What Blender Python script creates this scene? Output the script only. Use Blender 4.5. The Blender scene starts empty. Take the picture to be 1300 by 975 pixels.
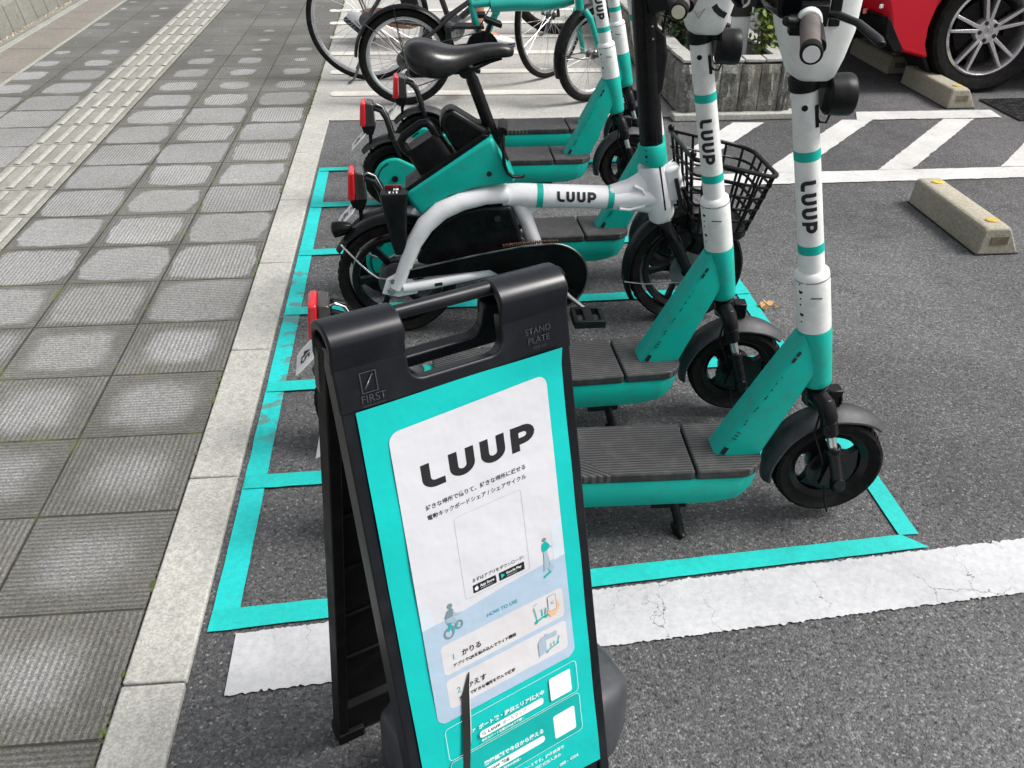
import bpy, bmesh, math, random
from mathutils import Vector, Matrix, Euler
R = math.radians
S = bpy.context.scene
COL = S.collection
random.seed(7)

# ------------------------------------------------------------------ camera
F_PX, PITCH, ROLL, YAW = 1193.79, 0.5496, 0.0065, 0.0978
cy_, sy_ = math.cos(YAW), math.sin(YAW)
cp_, sp_ = math.cos(PITCH), math.sin(PITCH)
fwd = Vector((sy_*cp_, cy_*cp_, -sp_))
right = Vector((cy_, -sy_, 0))
up = right.cross(fwd)
cr_, sr_ = math.cos(ROLL), math.sin(ROLL)
r2 = right*cr_ + up*sr_
u2 = right*-sr_ + up*cr_
camd = bpy.data.cameras.new('camera')
cam = bpy.data.objects.new('camera', camd)
COL.objects.link(cam)
cam.matrix_world = Matrix(((r2.x, u2.x, -fwd.x, 0.5677), (r2.y, u2.y, -fwd.y, -1.0776),
                           (r2.z, u2.z, -fwd.z, 1.324), (0, 0, 0, 1)))
camd.sensor_fit = 'HORIZONTAL'
camd.sensor_width = 36.0
camd.lens = 36.0*F_PX/1300.0
camd.clip_start = 0.02
camd.clip_end = 600
S.camera = cam

# ------------------------------------------------------------------ light
SUN_EL, SUN_AZ = 52.0, 98.0          # azimuth measured from +Y towards +X
w = bpy.data.worlds.new('World')
S.world = w
w.use_nodes = True
nt = w.node_tree
bg = nt.nodes['Background']
sky = nt.nodes.new('ShaderNodeTexSky')
sky.sky_type = 'NISHITA'
sky.sun_disc = False
sky.sun_elevation = R(SUN_EL)
sky.sun_rotation = R(SUN_AZ)
sky.air_density = 1.0
sky.dust_density = 4.0
sky.ozone_density = 1.0
hs = nt.nodes.new('ShaderNodeHueSaturation')
hs.inputs['Saturation'].default_value = 0.22
nt.links.new(sky.outputs[0], hs.inputs['Color'])
nt.links.new(hs.outputs[0], bg.inputs['Color'])
bg.inputs['Strength'].default_value = 0.082
sd = bpy.data.lights.new('sun', 'SUN')
sd.energy = 1.5
sd.angle = R(22)
sd.color = (1.0, 0.97, 0.93)
so = bpy.data.objects.new('sun', sd)
COL.objects.link(so)
sv = Vector((math.sin(R(SUN_AZ))*math.cos(R(SUN_EL)), math.cos(R(SUN_AZ))*math.cos(R(SUN_EL)), math.sin(R(SUN_EL))))
so.rotation_euler = (-sv).to_track_quat('-Z', 'Y').to_euler()
so.location = sv*30
vs = S.view_settings
vs.view_transform = 'Standard'
vs.look = 'None'
vs.exposure = 1.15
vs.gamma = 1.0
vs.use_curve_mapping = False

# ------------------------------------------------------------------ node helper
class NB:
    def __init__(self, name):
        self.m = bpy.data.materials.new(name)
        self.m.use_nodes = True
        self.t = self.m.node_tree
        self.b = self.t.nodes['Principled BSDF']
    def n(self, ty, **kw):
        o = self.t.nodes.new(ty)
        for k, v in kw.items(): setattr(o, k, v)
        return o
    def put(self, sock, v):
        if isinstance(v, (int, float)): sock.default_value = v
        elif isinstance(v, (tuple, list)):
            sock.default_value = tuple(v) if len(v) == len(sock.default_value) else tuple(v)+(1,)
        else: self.t.links.new(v, sock)
    def math(self, op, a, b=0.0, c=None):
        o = self.n('ShaderNodeMath', operation=op)
        self.put(o.inputs[0], a); self.put(o.inputs[1], b)
        if c is not None: self.put(o.inputs[2], c)
        return o.outputs[0]
    def pos(self):
        return self.n('ShaderNodeNewGeometry').outputs['Position']
    def obj(self):
        return self.n('ShaderNodeTexCoord').outputs['Object']
    def noise(self, co, scale, detail=4, rough=.55, out=0):
        o = self.n('ShaderNodeTexNoise')
        self.put(o.inputs['Vector'], co)
        o.inputs['Scale'].default_value = scale
        o.inputs['Detail'].default_value = detail
        o.inputs['Roughness'].default_value = rough
        return o.outputs[out]
    def vor(self, co, scale, feature='F1', out='Distance', rnd=1.0):
        o = self.n('ShaderNodeTexVoronoi', feature=feature)
        self.put(o.inputs['Vector'], co)
        o.inputs['Scale'].default_value = scale
        o.inputs['Randomness'].default_value = rnd
        return o.outputs[out]
    def mix(self, f, a, b):
        o = self.n('ShaderNodeMix', data_type='RGBA')
        self.put(o.inputs[0], f); self.put(o.inputs[6], a); self.put(o.inputs[7], b)
        return o.outputs[2]
    def mul(self, col, f):
        o = self.n('ShaderNodeVectorMath', operation='SCALE')
        self.put(o.inputs[0], col); self.put(o.inputs[3], f)
        return o.outputs[0]
    def ramp(self, v, a, b, lo=0.0, hi=1.0, smooth=True):
        o = self.n('ShaderNodeMapRange', interpolation_type='SMOOTHSTEP' if smooth else 'LINEAR')
        self.put(o.inputs[0], v)
        for i, q in zip((1, 2, 3, 4), (a, b, lo, hi)): self.put(o.inputs[i], q)
        return o.outputs[0]
    def sep(self, v):
        o = self.n('ShaderNodeSeparateXYZ'); self.put(o.inputs[0], v)
        return o.outputs
    def bump(self, h, strength=.3, dist=.002):
        o = self.n('ShaderNodeBump')
        o.inputs['Strength'].default_value = strength
        o.inputs['Distance'].default_value = dist
        self.put(o.inputs['Height'], h)
        self.t.links.new(o.outputs[0], self.b.inputs['Normal'])
    def done(self, col, rough=.5, metal=0.0, spec=.5, coat=0.0):
        self.put(self.b.inputs['Base Color'], col)
        self.put(self.b.inputs['Roughness'], rough)
        self.b.inputs['Metallic'].default_value = metal
        self.b.inputs['Specular IOR Level'].default_value = spec
        self.b.inputs['Coat Weight'].default_value = coat
        return self.m

def simple(name, col, rough=.45, metal=0.0, spec=.5, var=.12, scale=9, bump=0.0, bscale=300, coat=0.0, dirt=None, dirt_amt=.0, scuff=None, scuff_amt=0):
    """paint / plastic / metal with mottling, grime and scuffs"""
    q = NB(name)
    co = q.obj()
    n1 = q.noise(co, scale, 5)
    f = q.ramp(n1, .3, .7, 1-var, 1+var)
    c = q.mul(col, f)
    if dirt is not None:
        n2 = q.noise(co, scale*2.3, 8, .7)
        c = q.mix(q.math('MULTIPLY', q.ramp(n2, .45, .75), dirt_amt), c, dirt)
    if scuff is not None:
        mp = q.n('ShaderNodeMapping'); q.put(mp.inputs['Vector'], co); mp.inputs['Scale'].default_value = (9, 60, 60)
        n3 = q.noise(mp.outputs[0], 3.0, 6, .75)
        c = q.mix(q.math('MULTIPLY', q.ramp(n3, .62, .70), scuff_amt), c, scuff)
    if bump:
        q.bump(q.noise(co, bscale, 3), bump, .001)
    return q.done(c, q.ramp(n1, .25, .75, max(.02, rough-.09), min(1, rough+.12)), metal, spec, coat)

TEAL = (.001, .40, .325)
MT = {}
MT['teal'] = simple('teal_paint', TEAL, .45, spec=.3, var=.06, dirt=(.05, .16, .14), dirt_amt=.40, scuff=(.03, .085, .075), scuff_amt=.55)
MT['white'] = simple('white_paint', (.74, .76, .735), .33, var=.05, dirt=(.42, .42, .38), dirt_amt=.45, scuff=(.22, .22, .21), scuff_amt=.5)
MT['bike_white'] = simple('bike_white_paint', (.79, .785, .80), .28, var=.04, dirt=(.45, .44, .44), dirt_amt=.25, coat=.3)
MT['black'] = simple('black_plastic', (.0055, .0058, .0065), .42, spec=.2, var=.3, scale=14, dirt=(.05, .048, .045), dirt_amt=.2)
MT['satin'] = simple('satin_black_paint', (.0045, .0047, .0053), .28, spec=.22, var=.3, scale=14, dirt=(.05, .048, .045), dirt_amt=.15)
MT['gloss'] = simple('gloss_black', (.003, .0038, .004), .14, spec=.22, var=.2, dirt=(.04, .04, .04), dirt_amt=.12)
MT['fender'] = simple('grey_black_plastic', (.030, .031, .035), .48, var=.25, scale=11, dirt=(.13, .125, .115), dirt_amt=.35)
MT['rubber'] = simple('tyre_rubber', (.007, .0068, .0066), .72, spec=.14, var=.3, scale=16, dirt=(.05, .043, .034), dirt_amt=.45)
MT['steel'] = simple('steel', (.55, .55, .56), .3, metal=1.0, var=.15, scale=30)
MT['dark_steel'] = simple('dark_steel', (.16, .16, .165), .4, metal=.9, var=.25, scale=30)
MT['alloy'] = simple('grey_alloy', (.62, .62, .63), .3, metal=.85, var=.1, scale=20)
MT['red_lens'] = simple('red_lens', (.62, .012, .022), .18, var=.08, coat=.5)
MT['red_dark'] = simple('dark_red_reflector', (.18, .006, .01), .2, var=.1)
MT['smoke'] = simple('smoked_lens', (.045, .038, .036), .15, var=.2, coat=.4)
MT['ink'] = simple('black_ink', (.010, .010, .012), .5, var=.1)
MT['plate'] = simple('number_plate_white', (.78, .78, .77), .4, var=.05, dirt=(.4, .4, .38), dirt_amt=.25)
MT['saddle'] = simple('saddle_vinyl', (.006, .006, .0065), .26, spec=.4, var=.25, scale=18, bump=.12, bscale=500, dirt=(.07, .05, .04), dirt_amt=.18)
MT['brown_wear'] = simple('warm_brown_vinyl', (.085, .047, .034), .5, var=.25, scale=20)
MT['grip'] = simple('grip_rubber', (.10, .085, .078), .6, var=.25, scale=25, dirt=(.16, .10, .07), dirt_amt=.4)
MT['cream'] = simple('cream_rubber', (.70, .66, .50), .6, var=.08, bump=.1)
MT['chain'] = simple('rusty_chain', (.12, .075, .05), .55, metal=.6, var=.5, scale=60)
MT['bluegrey'] = simple('blue_grey_metal', (.13, .2, .26), .4, var=.15)

def deck_mat():
    q = NB('ribbed_deck_rubber')
    co = q.obj(); x, y, z = q.sep(co)
    # lengthwise ribs in front of a diagonal, slanting ribs behind it
    diag = q.math('ADD', q.math('SUBTRACT', x, .47), q.math('MULTIPLY', y, 1.05))
    m = q.math('LESS_THAN', diag, 0.0)
    a = q.math('MULTIPLY', y, 125.0)
    b = q.math('MULTIPLY', q.math('ADD', q.math('MULTIPLY', y, .80), q.math('MULTIPLY', x, .52)), 125.0)
    ph = q.math('ADD', q.math('MULTIPLY', a, q.math('SUBTRACT', 1.0, m)), q.math('MULTIPLY', b, m))
    wv = q.math('SINE', q.math('MULTIPLY', ph, 6.2832))
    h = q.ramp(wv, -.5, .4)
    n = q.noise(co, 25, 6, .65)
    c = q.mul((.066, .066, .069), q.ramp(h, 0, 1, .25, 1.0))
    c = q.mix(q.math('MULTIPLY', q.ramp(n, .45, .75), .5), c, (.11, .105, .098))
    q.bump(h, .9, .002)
    return q.done(c, .68)
MT['deck'] = deck_mat()

def asphalt_mat():
    q = NB('asphalt')
    p = q.pos()
    v1c = q.sep(q.vor(p, 210, out='Color'))[0]
    v1 = q.vor(p, 210)
    v2 = q.vor(p, 450)
    n1 = q.noise(p, 1.1, 5, .6)
    n2 = q.noise(p, 9, 6, .6)
    n3 = q.noise(p, 95, 4, .7)
    base = q.mix(q.ramp(n1, .32, .68), (.084, .0855, .089), (.136, .137, .139))
    base = q.mix(q.math('MULTIPLY', q.ramp(n2, .5, .8), .35), base, (.06, .058, .056))
    f = q.ramp(q.math('POWER', v1c, 3.0), 0, 1, .72, 1.75, False)
    big = q.noise(p, .45, 4, .6); oil = q.noise(p, 2.6, 6, .7)
    base = q.mul(base, q.math('MULTIPLY', q.ramp(big, .32, .68, .82, 1.2), q.ramp(oil, .56, .74, 1.0, .68)))
    c = q.mul(base, f)
    pit = q.ramp(n3, .30, .47)
    c = q.mul(c, q.ramp(pit, 0, 1, .32, 1.0))
    v3c = q.sep(q.vor(p, 95, out='Color'))[0]; v3 = q.vor(p, 95)
    st = q.math('MULTIPLY', q.math('GREATER_THAN', v3c, .86), q.ramp(v3, .30, .42, 1.0, 0.0))
    c = q.mix(q.math('MULTIPLY', st, q.ramp(q.noise(p, 3.0, 4), .35, .65, .15, .75)), c, q.mix(q.ramp(v1c, .3, .7), (.15, .145, .135), (.22, .215, .205)))
    spk = q.math('MULTIPLY', q.math('GREATER_THAN', v1c, .965), q.math('LESS_THAN', v1, .4))
    c = q.mix(q.math('MULTIPLY', spk, .6), c, (.38, .37, .35))
    h = q.math('ADD', q.math('MULTIPLY', v1, -.9), q.math('ADD', q.math('MULTIPLY', pit, .9), q.math('MULTIPLY', v2, -.5)))
    q.bump(h, .85, .0035)
    return q.done(c, q.ramp(n2, .3, .7, .68, .9))
MT['asphalt'] = asphalt_mat()

def concrete_mat(name, col, moss=False, fine=1.0, stain=(.22, .21, .19)):
    q = NB(name)
    p = q.pos()
    n1 = q.noise(p, 3.5, 6, .6); n2 = q.noise(p, 60*fine, 5, .7); n3 = q.noise(p, 260*fine, 3)
    vc = q.sep(q.vor(p, 260*fine, out='Color'))[0]
    c = q.mul(col, q.ramp(n1, .3, .7, .90, 1.08))
    c = q.mul(c, q.ramp(n2, .3, .7, .86, 1.12))
    c = q.mul(c, q.ramp(vc, 0, 1, .82, 1.15))
    c = q.mix(q.math('MULTIPLY', q.ramp(q.noise(p, 8, 8, .7), .58, .8), .4), c, stain)
    if moss:
        c = q.mix(q.math('MULTIPLY', q.ramp(q.noise(p, 14, 6), .6, .72), .6), c, (.10, .12, .035))
    q.bump(q.math('ADD', q.math('MULTIPLY', n2, .6), n3), .5, .0015)
    return q.done(c, .85)
MT['kerb'] = concrete_mat('kerb_concrete', (.41, .405, .37))
MT['pad'] = concrete_mat('pad_concrete', (.40, .39, .365))
MT['stopper'] = concrete_mat('stopper_concrete', (.35, .325, .255), stain=(.20, .18, .12))
MT['wall'] = concrete_mat('wall_concrete', (.20, .197, .172), moss=True, stain=(.11, .11, .085))
MT['strip'] = concrete_mat('joint_strip', (.30, .305, .27))

def paving_mat():
    q = NB('ribbed_paving_slabs')
    p = q.pos(); x, y, z = q.sep(p)
    su = q.math('DIVIDE', x, .3); sv = q.math('DIVIDE', y, .3)
    wob = q.noise(p, 18, 3)
    u = q.math('FRACT', q.math('ADD', su, 40.0)); v = q.math('FRACT', q.math('ADD', sv, 40.0))
    iu = q.math('FLOOR', q.math('ADD', su, 40.0)); iv = q.math('FLOOR', q.math('ADD', sv, 40.0))
    par = q.math('GREATER_THAN', q.math('FRACT', q.math('MULTIPLY', q.math('ADD', iu, iv), .5)), .25)
    rb = q.math('ADD', q.math('MULTIPLY', u, par), q.math('MULTIPLY', v, q.math('SUBTRACT', 1.0, par)))
    wave = q.math('SINE', q.math('MULTIPLY', rb, 6.2832*24))
    rib = q.ramp(wave, -.45, .35)
    eu = q.math('MINIMUM', u, q.math('SUBTRACT', 1.0, u)); ev = q.math('MINIMUM', v, q.math('SUBTRACT', 1.0, v))
    edge = q.math('MINIMUM', eu, ev)
    rnd = q.n('ShaderNodeTexWhiteNoise', noise_dimensions='2D')
    cmb = q.n('ShaderNodeCombineXYZ'); q.put(cmb.inputs[0], iu); q.put(cmb.inputs[1], iv)
    q.put(rnd.inputs['Vector'], cmb.outputs[0])
    rv = rnd.outputs['Value']
    # dry middle, damp rim
    big = q.noise(p, 9, 6, .6)
    dd = q.math('SQRT', q.math('MULTIPLY', q.math('MULTIPLY', eu, ev), 4.0))
    dd = q.math('ADD', q.math('MULTIPLY', dd, .45), q.math('MULTIPLY', edge, 1.1))
    dd = q.math('ADD', dd, q.math('MULTIPLY', q.math('SUBTRACT', big, .5), .30))
    dd = q.math('ADD', dd, q.math('MULTIPLY', q.math('SUBTRACT', q.noise(p, 34, 5, .7), .5), .12))
    dd = q.math('ADD', dd, q.math('MULTIPLY', q.math('SUBTRACT', q.noise(p, 2.6, 3), .5), .30))
    iy = q.math('SUBTRACT', iv, 40.0)
    far = q.ramp(iy, 12.0, 18.0, 0.0, .75, False)
    near = q.ramp(iy, 2.0, 6.0, .34, 0.0, False)
    left = q.ramp(x, -1.25, -1.15, -.10, 0.0)
    thr = q.math('ADD', q.math('ADD', q.math('ADD', .20, far), near), q.math('ADD', left, q.math('MULTIPLY', q.math('SUBTRACT', rv, .5), .26)))
    soft = q.ramp(iy, 2.0, 6.0, .26, .035, False)
    dry = q.ramp(dd, q.math('SUBTRACT', thr, soft), q.math('ADD', thr, soft))
    sp = q.sep(q.vor(p, 330, out='Color'))[0]
    fine = q.ramp(q.noise(p, 200, 4, .7), .3, .7, .72, 1.25)
    wet = q.mix(q.ramp(q.noise(p, 2.2, 5), .35, .65), (.112, .109, .096), (.155, .151, .136))
    dryc = q.mix(q.ramp(q.noise(p, 1.3, 5), .35, .65), (.255, .255, .245), (.31, .31, .307))
    dryc = q.mul(dryc, q.ramp(iy, 1.0, 7.0, .80, 1.0, False))
    c = q.mix(dry, wet, dryc)
    c = q.mul(c, q.ramp(rv, 0, 1, .88, 1.10))
    c = q.mix(q.math('MULTIPLY', q.ramp(q.noise(p, 26, 8, .75), .62, .72), .5), c, (.085, .080, .068))
    c = q.mul(c, q.math('MULTIPLY', fine, q.ramp(sp, 0, 1, .72, 1.3)))
    c = q.mul(c, q.ramp(rib, 0, 1, .70, 1.05))
    jm = q.ramp(q.math('ADD', edge, q.math('MULTIPLY', q.math('SUBTRACT', wob, .5), .008)), .007, .013)
    ms = q.math('MULTIPLY', q.ramp(q.noise(p, 7, 4), .50, .66), q.ramp(q.math('ADD', edge, q.math('MULTIPLY', q.math('SUBTRACT', q.noise(p, 45, 4), .5), .07)), .018, .034, 1.0, 0.0))
    c = q.mix(q.math('SUBTRACT', 1.0, jm), c, (.030, .029, .025))
    c = q.mix(q.math('MULTIPLY', ms, .75), c, (.105, .115, .035))
    h = q.math('ADD', q.math('MULTIPLY', rib, .55), q.math('ADD', q.math('MULTIPLY', jm, 1.5), q.math('MULTIPLY', q.noise(p, 260, 3), .5)))
    q.bump(h, .55, .003)
    return q.done(c, q.ramp(dry, 0, 1, .62, .88))
MT['paving'] = paving_mat()

def tactile_mat():
    q = NB('tactile_paving')
    p = q.pos()
    n1 = q.noise(p, 6, 6); n2 = q.noise(p, 120, 4, .7)
    c = q.mix(q.ramp(n1, .35, .65), (.22, .215, .19), (.28, .275, .245))
    z = q.sep(p)[2]
    c = q.mul(c, q.ramp(n2, .3, .7, .78, 1.2))
    c = q.mix(q.math('MULTIPLY', q.ramp(q.noise(p, 10, 5), .58, .72), .5), c, (.17, .18, .09))
    q.bump(n2, .4, .0015)
    return q.done(c, .8)
MT['tactile'] = tactile_mat()
MT['tactile_bar'] = concrete_mat('tactile_bar_top', (.36, .355, .32))

def paint_mat(name, col, wear_col, wear, crack=0.0, wearx=None, edge=None):
    q = NB(name)
    p = q.pos()
    n1 = q.noise(p, 5, 6); n2 = q.noise(p, 70, 6, .7); n3 = q.noise(p, 300, 2)
    c = q.mul(col, q.ramp(n1, .3, .7, .90, 1.08))
    c = q.mul(c, q.ramp(n2, .3, .7, .90, 1.08))
    wm = q.math('MULTIPLY', q.ramp(q.noise(p, 130, 5, .7), .60 - .1*wear, .66), wear)
    if wearx is not None:   # heavier wear with the shape of old lifted tape along the kerb
        lo, hi = wearx
        x, y, z = q.sep(p)
        msk = q.math('MULTIPLY', q.ramp(y, lo, lo+.12), q.ramp(y, hi-.12, hi, 1.0, 0.0))
        blot = q.ramp(q.noise(p, 13, 4, .5), .53, .57)
        wm = q.math('MAXIMUM', wm, q.math('MULTIPLY', q.math('MULTIPLY', msk, blot), .8))
    c = q.mix(wm, c, wear_col)
    mp2 = q.n('ShaderNodeMapping'); q.put(mp2.inputs['Vector'], p); mp2.inputs['Scale'].default_value = (6, 2.2, 1)
    c = q.mul(c, q.ramp(q.noise(mp2.outputs[0], 1.6, 9, .72), .54, .78, 1.0, .62))
    if crack:
        wp = q.n('ShaderNodeVectorMath', operation='ADD')
        q.put(wp.inputs[0], p)
        q.put(wp.inputs[1], q.mul(q.noise(p, 22, 4, .6, 1), .06))
        mp = q.n('ShaderNodeMapping'); q.put(mp.inputs['Vector'], wp.outputs[0]); mp.inputs['Scale'].default_value = (1.0, .45, 1)
        d = q.vor(mp.outputs[0], 9, 'DISTANCE_TO_EDGE')
        cm = q.math('MULTIPLY', q.ramp(d, .002, .007, 1.0, 0.0), q.ramp(q.noise(p, 3.3, 3), .47, .60))
        c = q.mix(q.math('MULTIPLY', cm, crack), c, (.05, .05, .048))
        rust = q.ramp(q.vor(p, 3.1), .020, .05, 1.0, 0.0)
        c = q.mix(q.math('MULTIPLY', rust, q.ramp(q.noise(p, 60, 4), .35, .6)), c, (.50, .22, .07))
    q.bump(q.math('ADD', n2, n3), .35, .001)
    return q.done(c, .62)
MT['line'] = paint_mat('white_road_paint', (.47, .475, .49), (.16, .16, .16), .28, .9)
MT['line_far'] = paint_mat('white_parking_paint', (.56, .56, .545), (.18, .18, .18), .28)
MT['pad_line'] = paint_mat('pad_white_paint', (.66, .64, .58), (.4, .39, .36), .35)
MT['tape'] = paint_mat('teal_tape', (.002, .47, .43), (.03, .28, .26), .42)
MT['tape_worn'] = paint_mat('teal_tape_worn', (.003, .52, .50), (.11, .19, .18), .38, wearx=(.80, 1.95))

# ------------------------------------------------------------------ mesh helper
class MB:
    def __init__(self):
        self.v = []; self.f = []; self.xf = Matrix.Identity(4)
    def add(self, vs_, fs):
        o = len(self.v)
        self.v += [tuple(self.xf @ Vector(q)) for q in vs_]
        self.f += [tuple(i+o for i in q) for q in fs]
        return self
    def box(self, c, s, rot=None):
        m = Matrix.Translation(c) @ ((Euler(rot).to_matrix().to_4x4()) if rot else Matrix.Identity(4))
        vs_ = [m @ Vector((sx*s[0]/2, sy*s[1]/2, sz*s[2]/2)) for sx in (-1, 1) for sy in (-1, 1) for sz in (-1, 1)]
        return self.add(vs_, [(0, 1, 3, 2), (4, 6, 7, 5), (0, 4, 5, 1), (2, 3, 7, 6), (0, 2, 6, 4), (1, 5, 7, 3)])
    def prism(self, poly, y0, y1, plane='xz'):
        n = len(poly)
        def P(a, b, t):
            return (a, t, b) if plane == 'xz' else ((a, b, t) if plane == 'xy' else (t, a, b))
        vs_ = [P(a, b, y0) for a, b in poly] + [P(a, b, y1) for a, b in poly]
        fs = [tuple(range(n)), tuple(range(2*n-1, n-1, -1))] + [(i, i+n, (i+1) % n+n, (i+1) % n) for i in range(n)]
        return self.add(vs_, fs)
    def tube(self, pts, r, n=12, cap=True, closed=False, flat=1.0, upv=None):
        pts = [Vector(q) for q in pts]; N = len(pts)
        rs = r if isinstance(r, (list, tuple)) else [r]*N
        vs_ = []; fs = []
        prev = None
        for i, q in enumerate(pts):
            if closed: t = (pts[(i+1) % N]-pts[i-1])
            else: t = (pts[min(i+1, N-1)]-pts[max(i-1, 0)])
            t.normalize()
            if prev is None:
                a = Vector(upv) if upv else (Vector((0, 0, 1)) if abs(t.z) < .9 else Vector((1, 0, 0)))
            else: a = prev
            a = (a - t*a.dot(t)).normalized(); prev = a
            b = t.cross(a)
            for k in range(n):
                th = 2*math.pi*k/n
                vs_.append(q + (a*math.cos(th)*flat + b*math.sin(th))*rs[i])
        for i in range(N if closed else N-1):
            j = (i+1) % N
            for k in range(n):
                fs.append((i*n+k, i*n+(k+1) % n, j*n+(k+1) % n, j*n+k))
        if cap and not closed:
            fs += [tuple(range(n-1, -1, -1)), tuple((N-1)*n+k for k in range(n))]
        return self.add(vs_, fs)
    def lathe(self, prof, c=(0, 0, 0), axis='y', n=32, a0=0.0, a1=2*math.pi, close_prof=False):
        full = abs(a1-a0-2*math.pi) < 1e-6
        m = len(prof); steps = n if full else n+1
        vs_ = []; fs = []
        for i in range(steps):
            th = a0+(a1-a0)*i/n
            for r, h in prof:
                if axis == 'y': q = (r*math.cos(th), h, r*math.sin(th))
                elif axis == 'z': q = (r*math.cos(th), r*math.sin(th), h)
                else: q = (h, r*math.cos(th), r*math.sin(th))
                vs_.append((c[0]+q[0], c[1]+q[1], c[2]+q[2]))
        for i in range(n):
            j = (i+1) % steps
            for k in range(m if close_prof else m-1):
                l = (k+1) % m
                fs.append((i*m+k, i*m+l, j*m+l, j*m+k))
        if not full and close_prof:
            fs += [tuple(range(m)), tuple((steps-1)*m+k for k in range(m-1, -1, -1))]
        return self.add(vs_, fs)
    def torus(self, c, RR, r, axis='y', n=48, m=14, squash=1.0):
        prof = [(RR+r*math.cos(2*math.pi*k/m), r*squash*math.sin(2*math.pi*k/m)) for k in range(m)]
        return self.lathe(prof, c, axis, n, close_prof=True)
    def cyl(self, a, b, r, n=20, r2=None):
        return self.tube([a, b], [r, r if r2 is None else r2], n)
    def loft(self, rings, cap=True, closed=True):
        n = len(rings[0]); vs_ = [q for rg in rings for q in rg]; fs = []
        for i in range(len(rings)-1):
            for k in range(n if closed else n-1):
                l = (k+1) % n
                fs.append((i*n+k, i*n+l, (i+1)*n+l, (i+1)*n+k))
        if cap: fs += [tuple(range(n-1, -1, -1)), tuple((len(rings)-1)*n+k for k in range(n))]
        return self.add(vs_, fs)
    def sphere(self, c, r, n=20, sc=(1, 1, 1)):
        m = n//2; rings = []
        for i in range(m+1):
            ph = -math.pi/2+math.pi*i/m
            rr = max(1e-4, math.cos(ph))
            rings.append([(c[0]+sc[0]*r*rr*math.cos(2*math.pi*k/n), c[1]+sc[1]*r*rr*math.sin(2*math.pi*k/n), c[2]+sc[2]*r*math.sin(ph)) for k in range(n)])
        return self.loft(rings)
    def build(self, name, m, parent=None, bevel=0.0, seg=2, sharp=38, loc=None, sub=0):
        me = bpy.data.meshes.new(name)
        me.from_pydata(self.v, [], self.f)
        bm = bmesh.new(); bm.from_mesh(me)
        bmesh.ops.recalc_face_normals(bm, faces=bm.faces)
        bm.to_mesh(me); bm.free()
        me.polygons.foreach_set('use_smooth', [True]*len(me.polygons))
        me.set_sharp_from_angle(angle=R(sharp))
        me.materials.append(MT[m] if isinstance(m, str) else m)
        o = bpy.data.objects.new(name, me)
        COL.objects.link(o)
        if parent is not None: o.parent = parent
        if loc is not None: o.location = loc
        if bevel:
            b = o.modifiers.new('bevel', 'BEVEL'); b.width = bevel; b.segments = seg; b.limit_method = 'ANGLE'; b.angle_limit = R(35)
            b.harden_normals = False
        if sub:
            sm = o.modifiers.new('subdivision', 'SUBSURF'); sm.levels = sub; sm.render_levels = sub
        return o

def empty(name, loc=(0, 0, 0), rz=0.0, rx=0.0):
    o = bpy.data.objects.new(name, None)
    o.empty_display_size = .1
    COL.objects.link(o); o.location = loc; o.rotation_euler = (rx, 0, rz)
    return o
def tag(o, label, cat, group=None, kind=None):
    if label: o['label'] = label
    if cat: o['category'] = cat
    if group: o['group'] = group
    if kind: o['kind'] = kind
    return o
def struct(o):
    o['kind'] = 'structure'; return o
def kids(o):
    return [c for c in bpy.data.objects if c.parent == o]
def copy_tree(o, parent=None):
    c = o.copy(); COL.objects.link(c)
    if parent is not None: c.parent = parent
    for ch in kids(o): copy_tree(ch, c)
    return c

def text_geo(body, size, ax='LEFT', bold=0.0):
    cu = bpy.data.curves.new('t', 'FONT')
    cu.body = body; cu.size = size; cu.align_x = ax; cu.resolution_u = 3
    cu.offset = bold
    ob = bpy.data.objects.new('t', cu); COL.objects.link(ob)
    bpy.context.view_layer.update()
    dg = bpy.context.evaluated_depsgraph_get()
    me = bpy.data.meshes.new_from_object(ob.evaluated_get(dg))
    vs_ = [tuple(v.co) for v in me.vertices]; fs = [tuple(p.vertices) for p in me.polygons]
    bpy.data.objects.remove(ob); bpy.data.curves.remove(cu); bpy.data.meshes.remove(me)
    return vs_, fs

def stroke2d(path, wd, closed=False):
    """flat strip along a 2D path -> verts, quads"""
    n = len(path); vs_ = []; fs = []
    for i, (x, y) in enumerate(path):
        a = path[i-1] if (i or closed) else path[i]; b = path[(i+1) % n] if (i < n-1 or closed) else path[i]
        tx, ty = b[0]-a[0], b[1]-a[1]; L = math.hypot(tx, ty) or 1
        nx, ny = -ty/L*wd/2, tx/L*wd/2
        if 0 < i < n-1 or closed:
            p0, p2 = path[i-1], path[(i+1) % n]
            d1 = Vector((x-p0[0], y-p0[1])).normalized(); d2 = Vector((p2[0]-x, p2[1]-y)).normalized()
            k = 1/max(.5, math.sqrt(max(.01, (1+d1.dot(d2))/2)))
            nx *= k; ny *= k
        vs_ += [(x+nx, y+ny), (x, y), (x-nx, y-ny)]
    for i in range(n if closed else n-1):
        j = (i+1) % n
        fs += [(3*i, 3*i+1, 3*j+1, 3*j), (3*i+1, 3*i+2, 3*j+2, 3*j+1)]
    return vs_, fs

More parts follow.
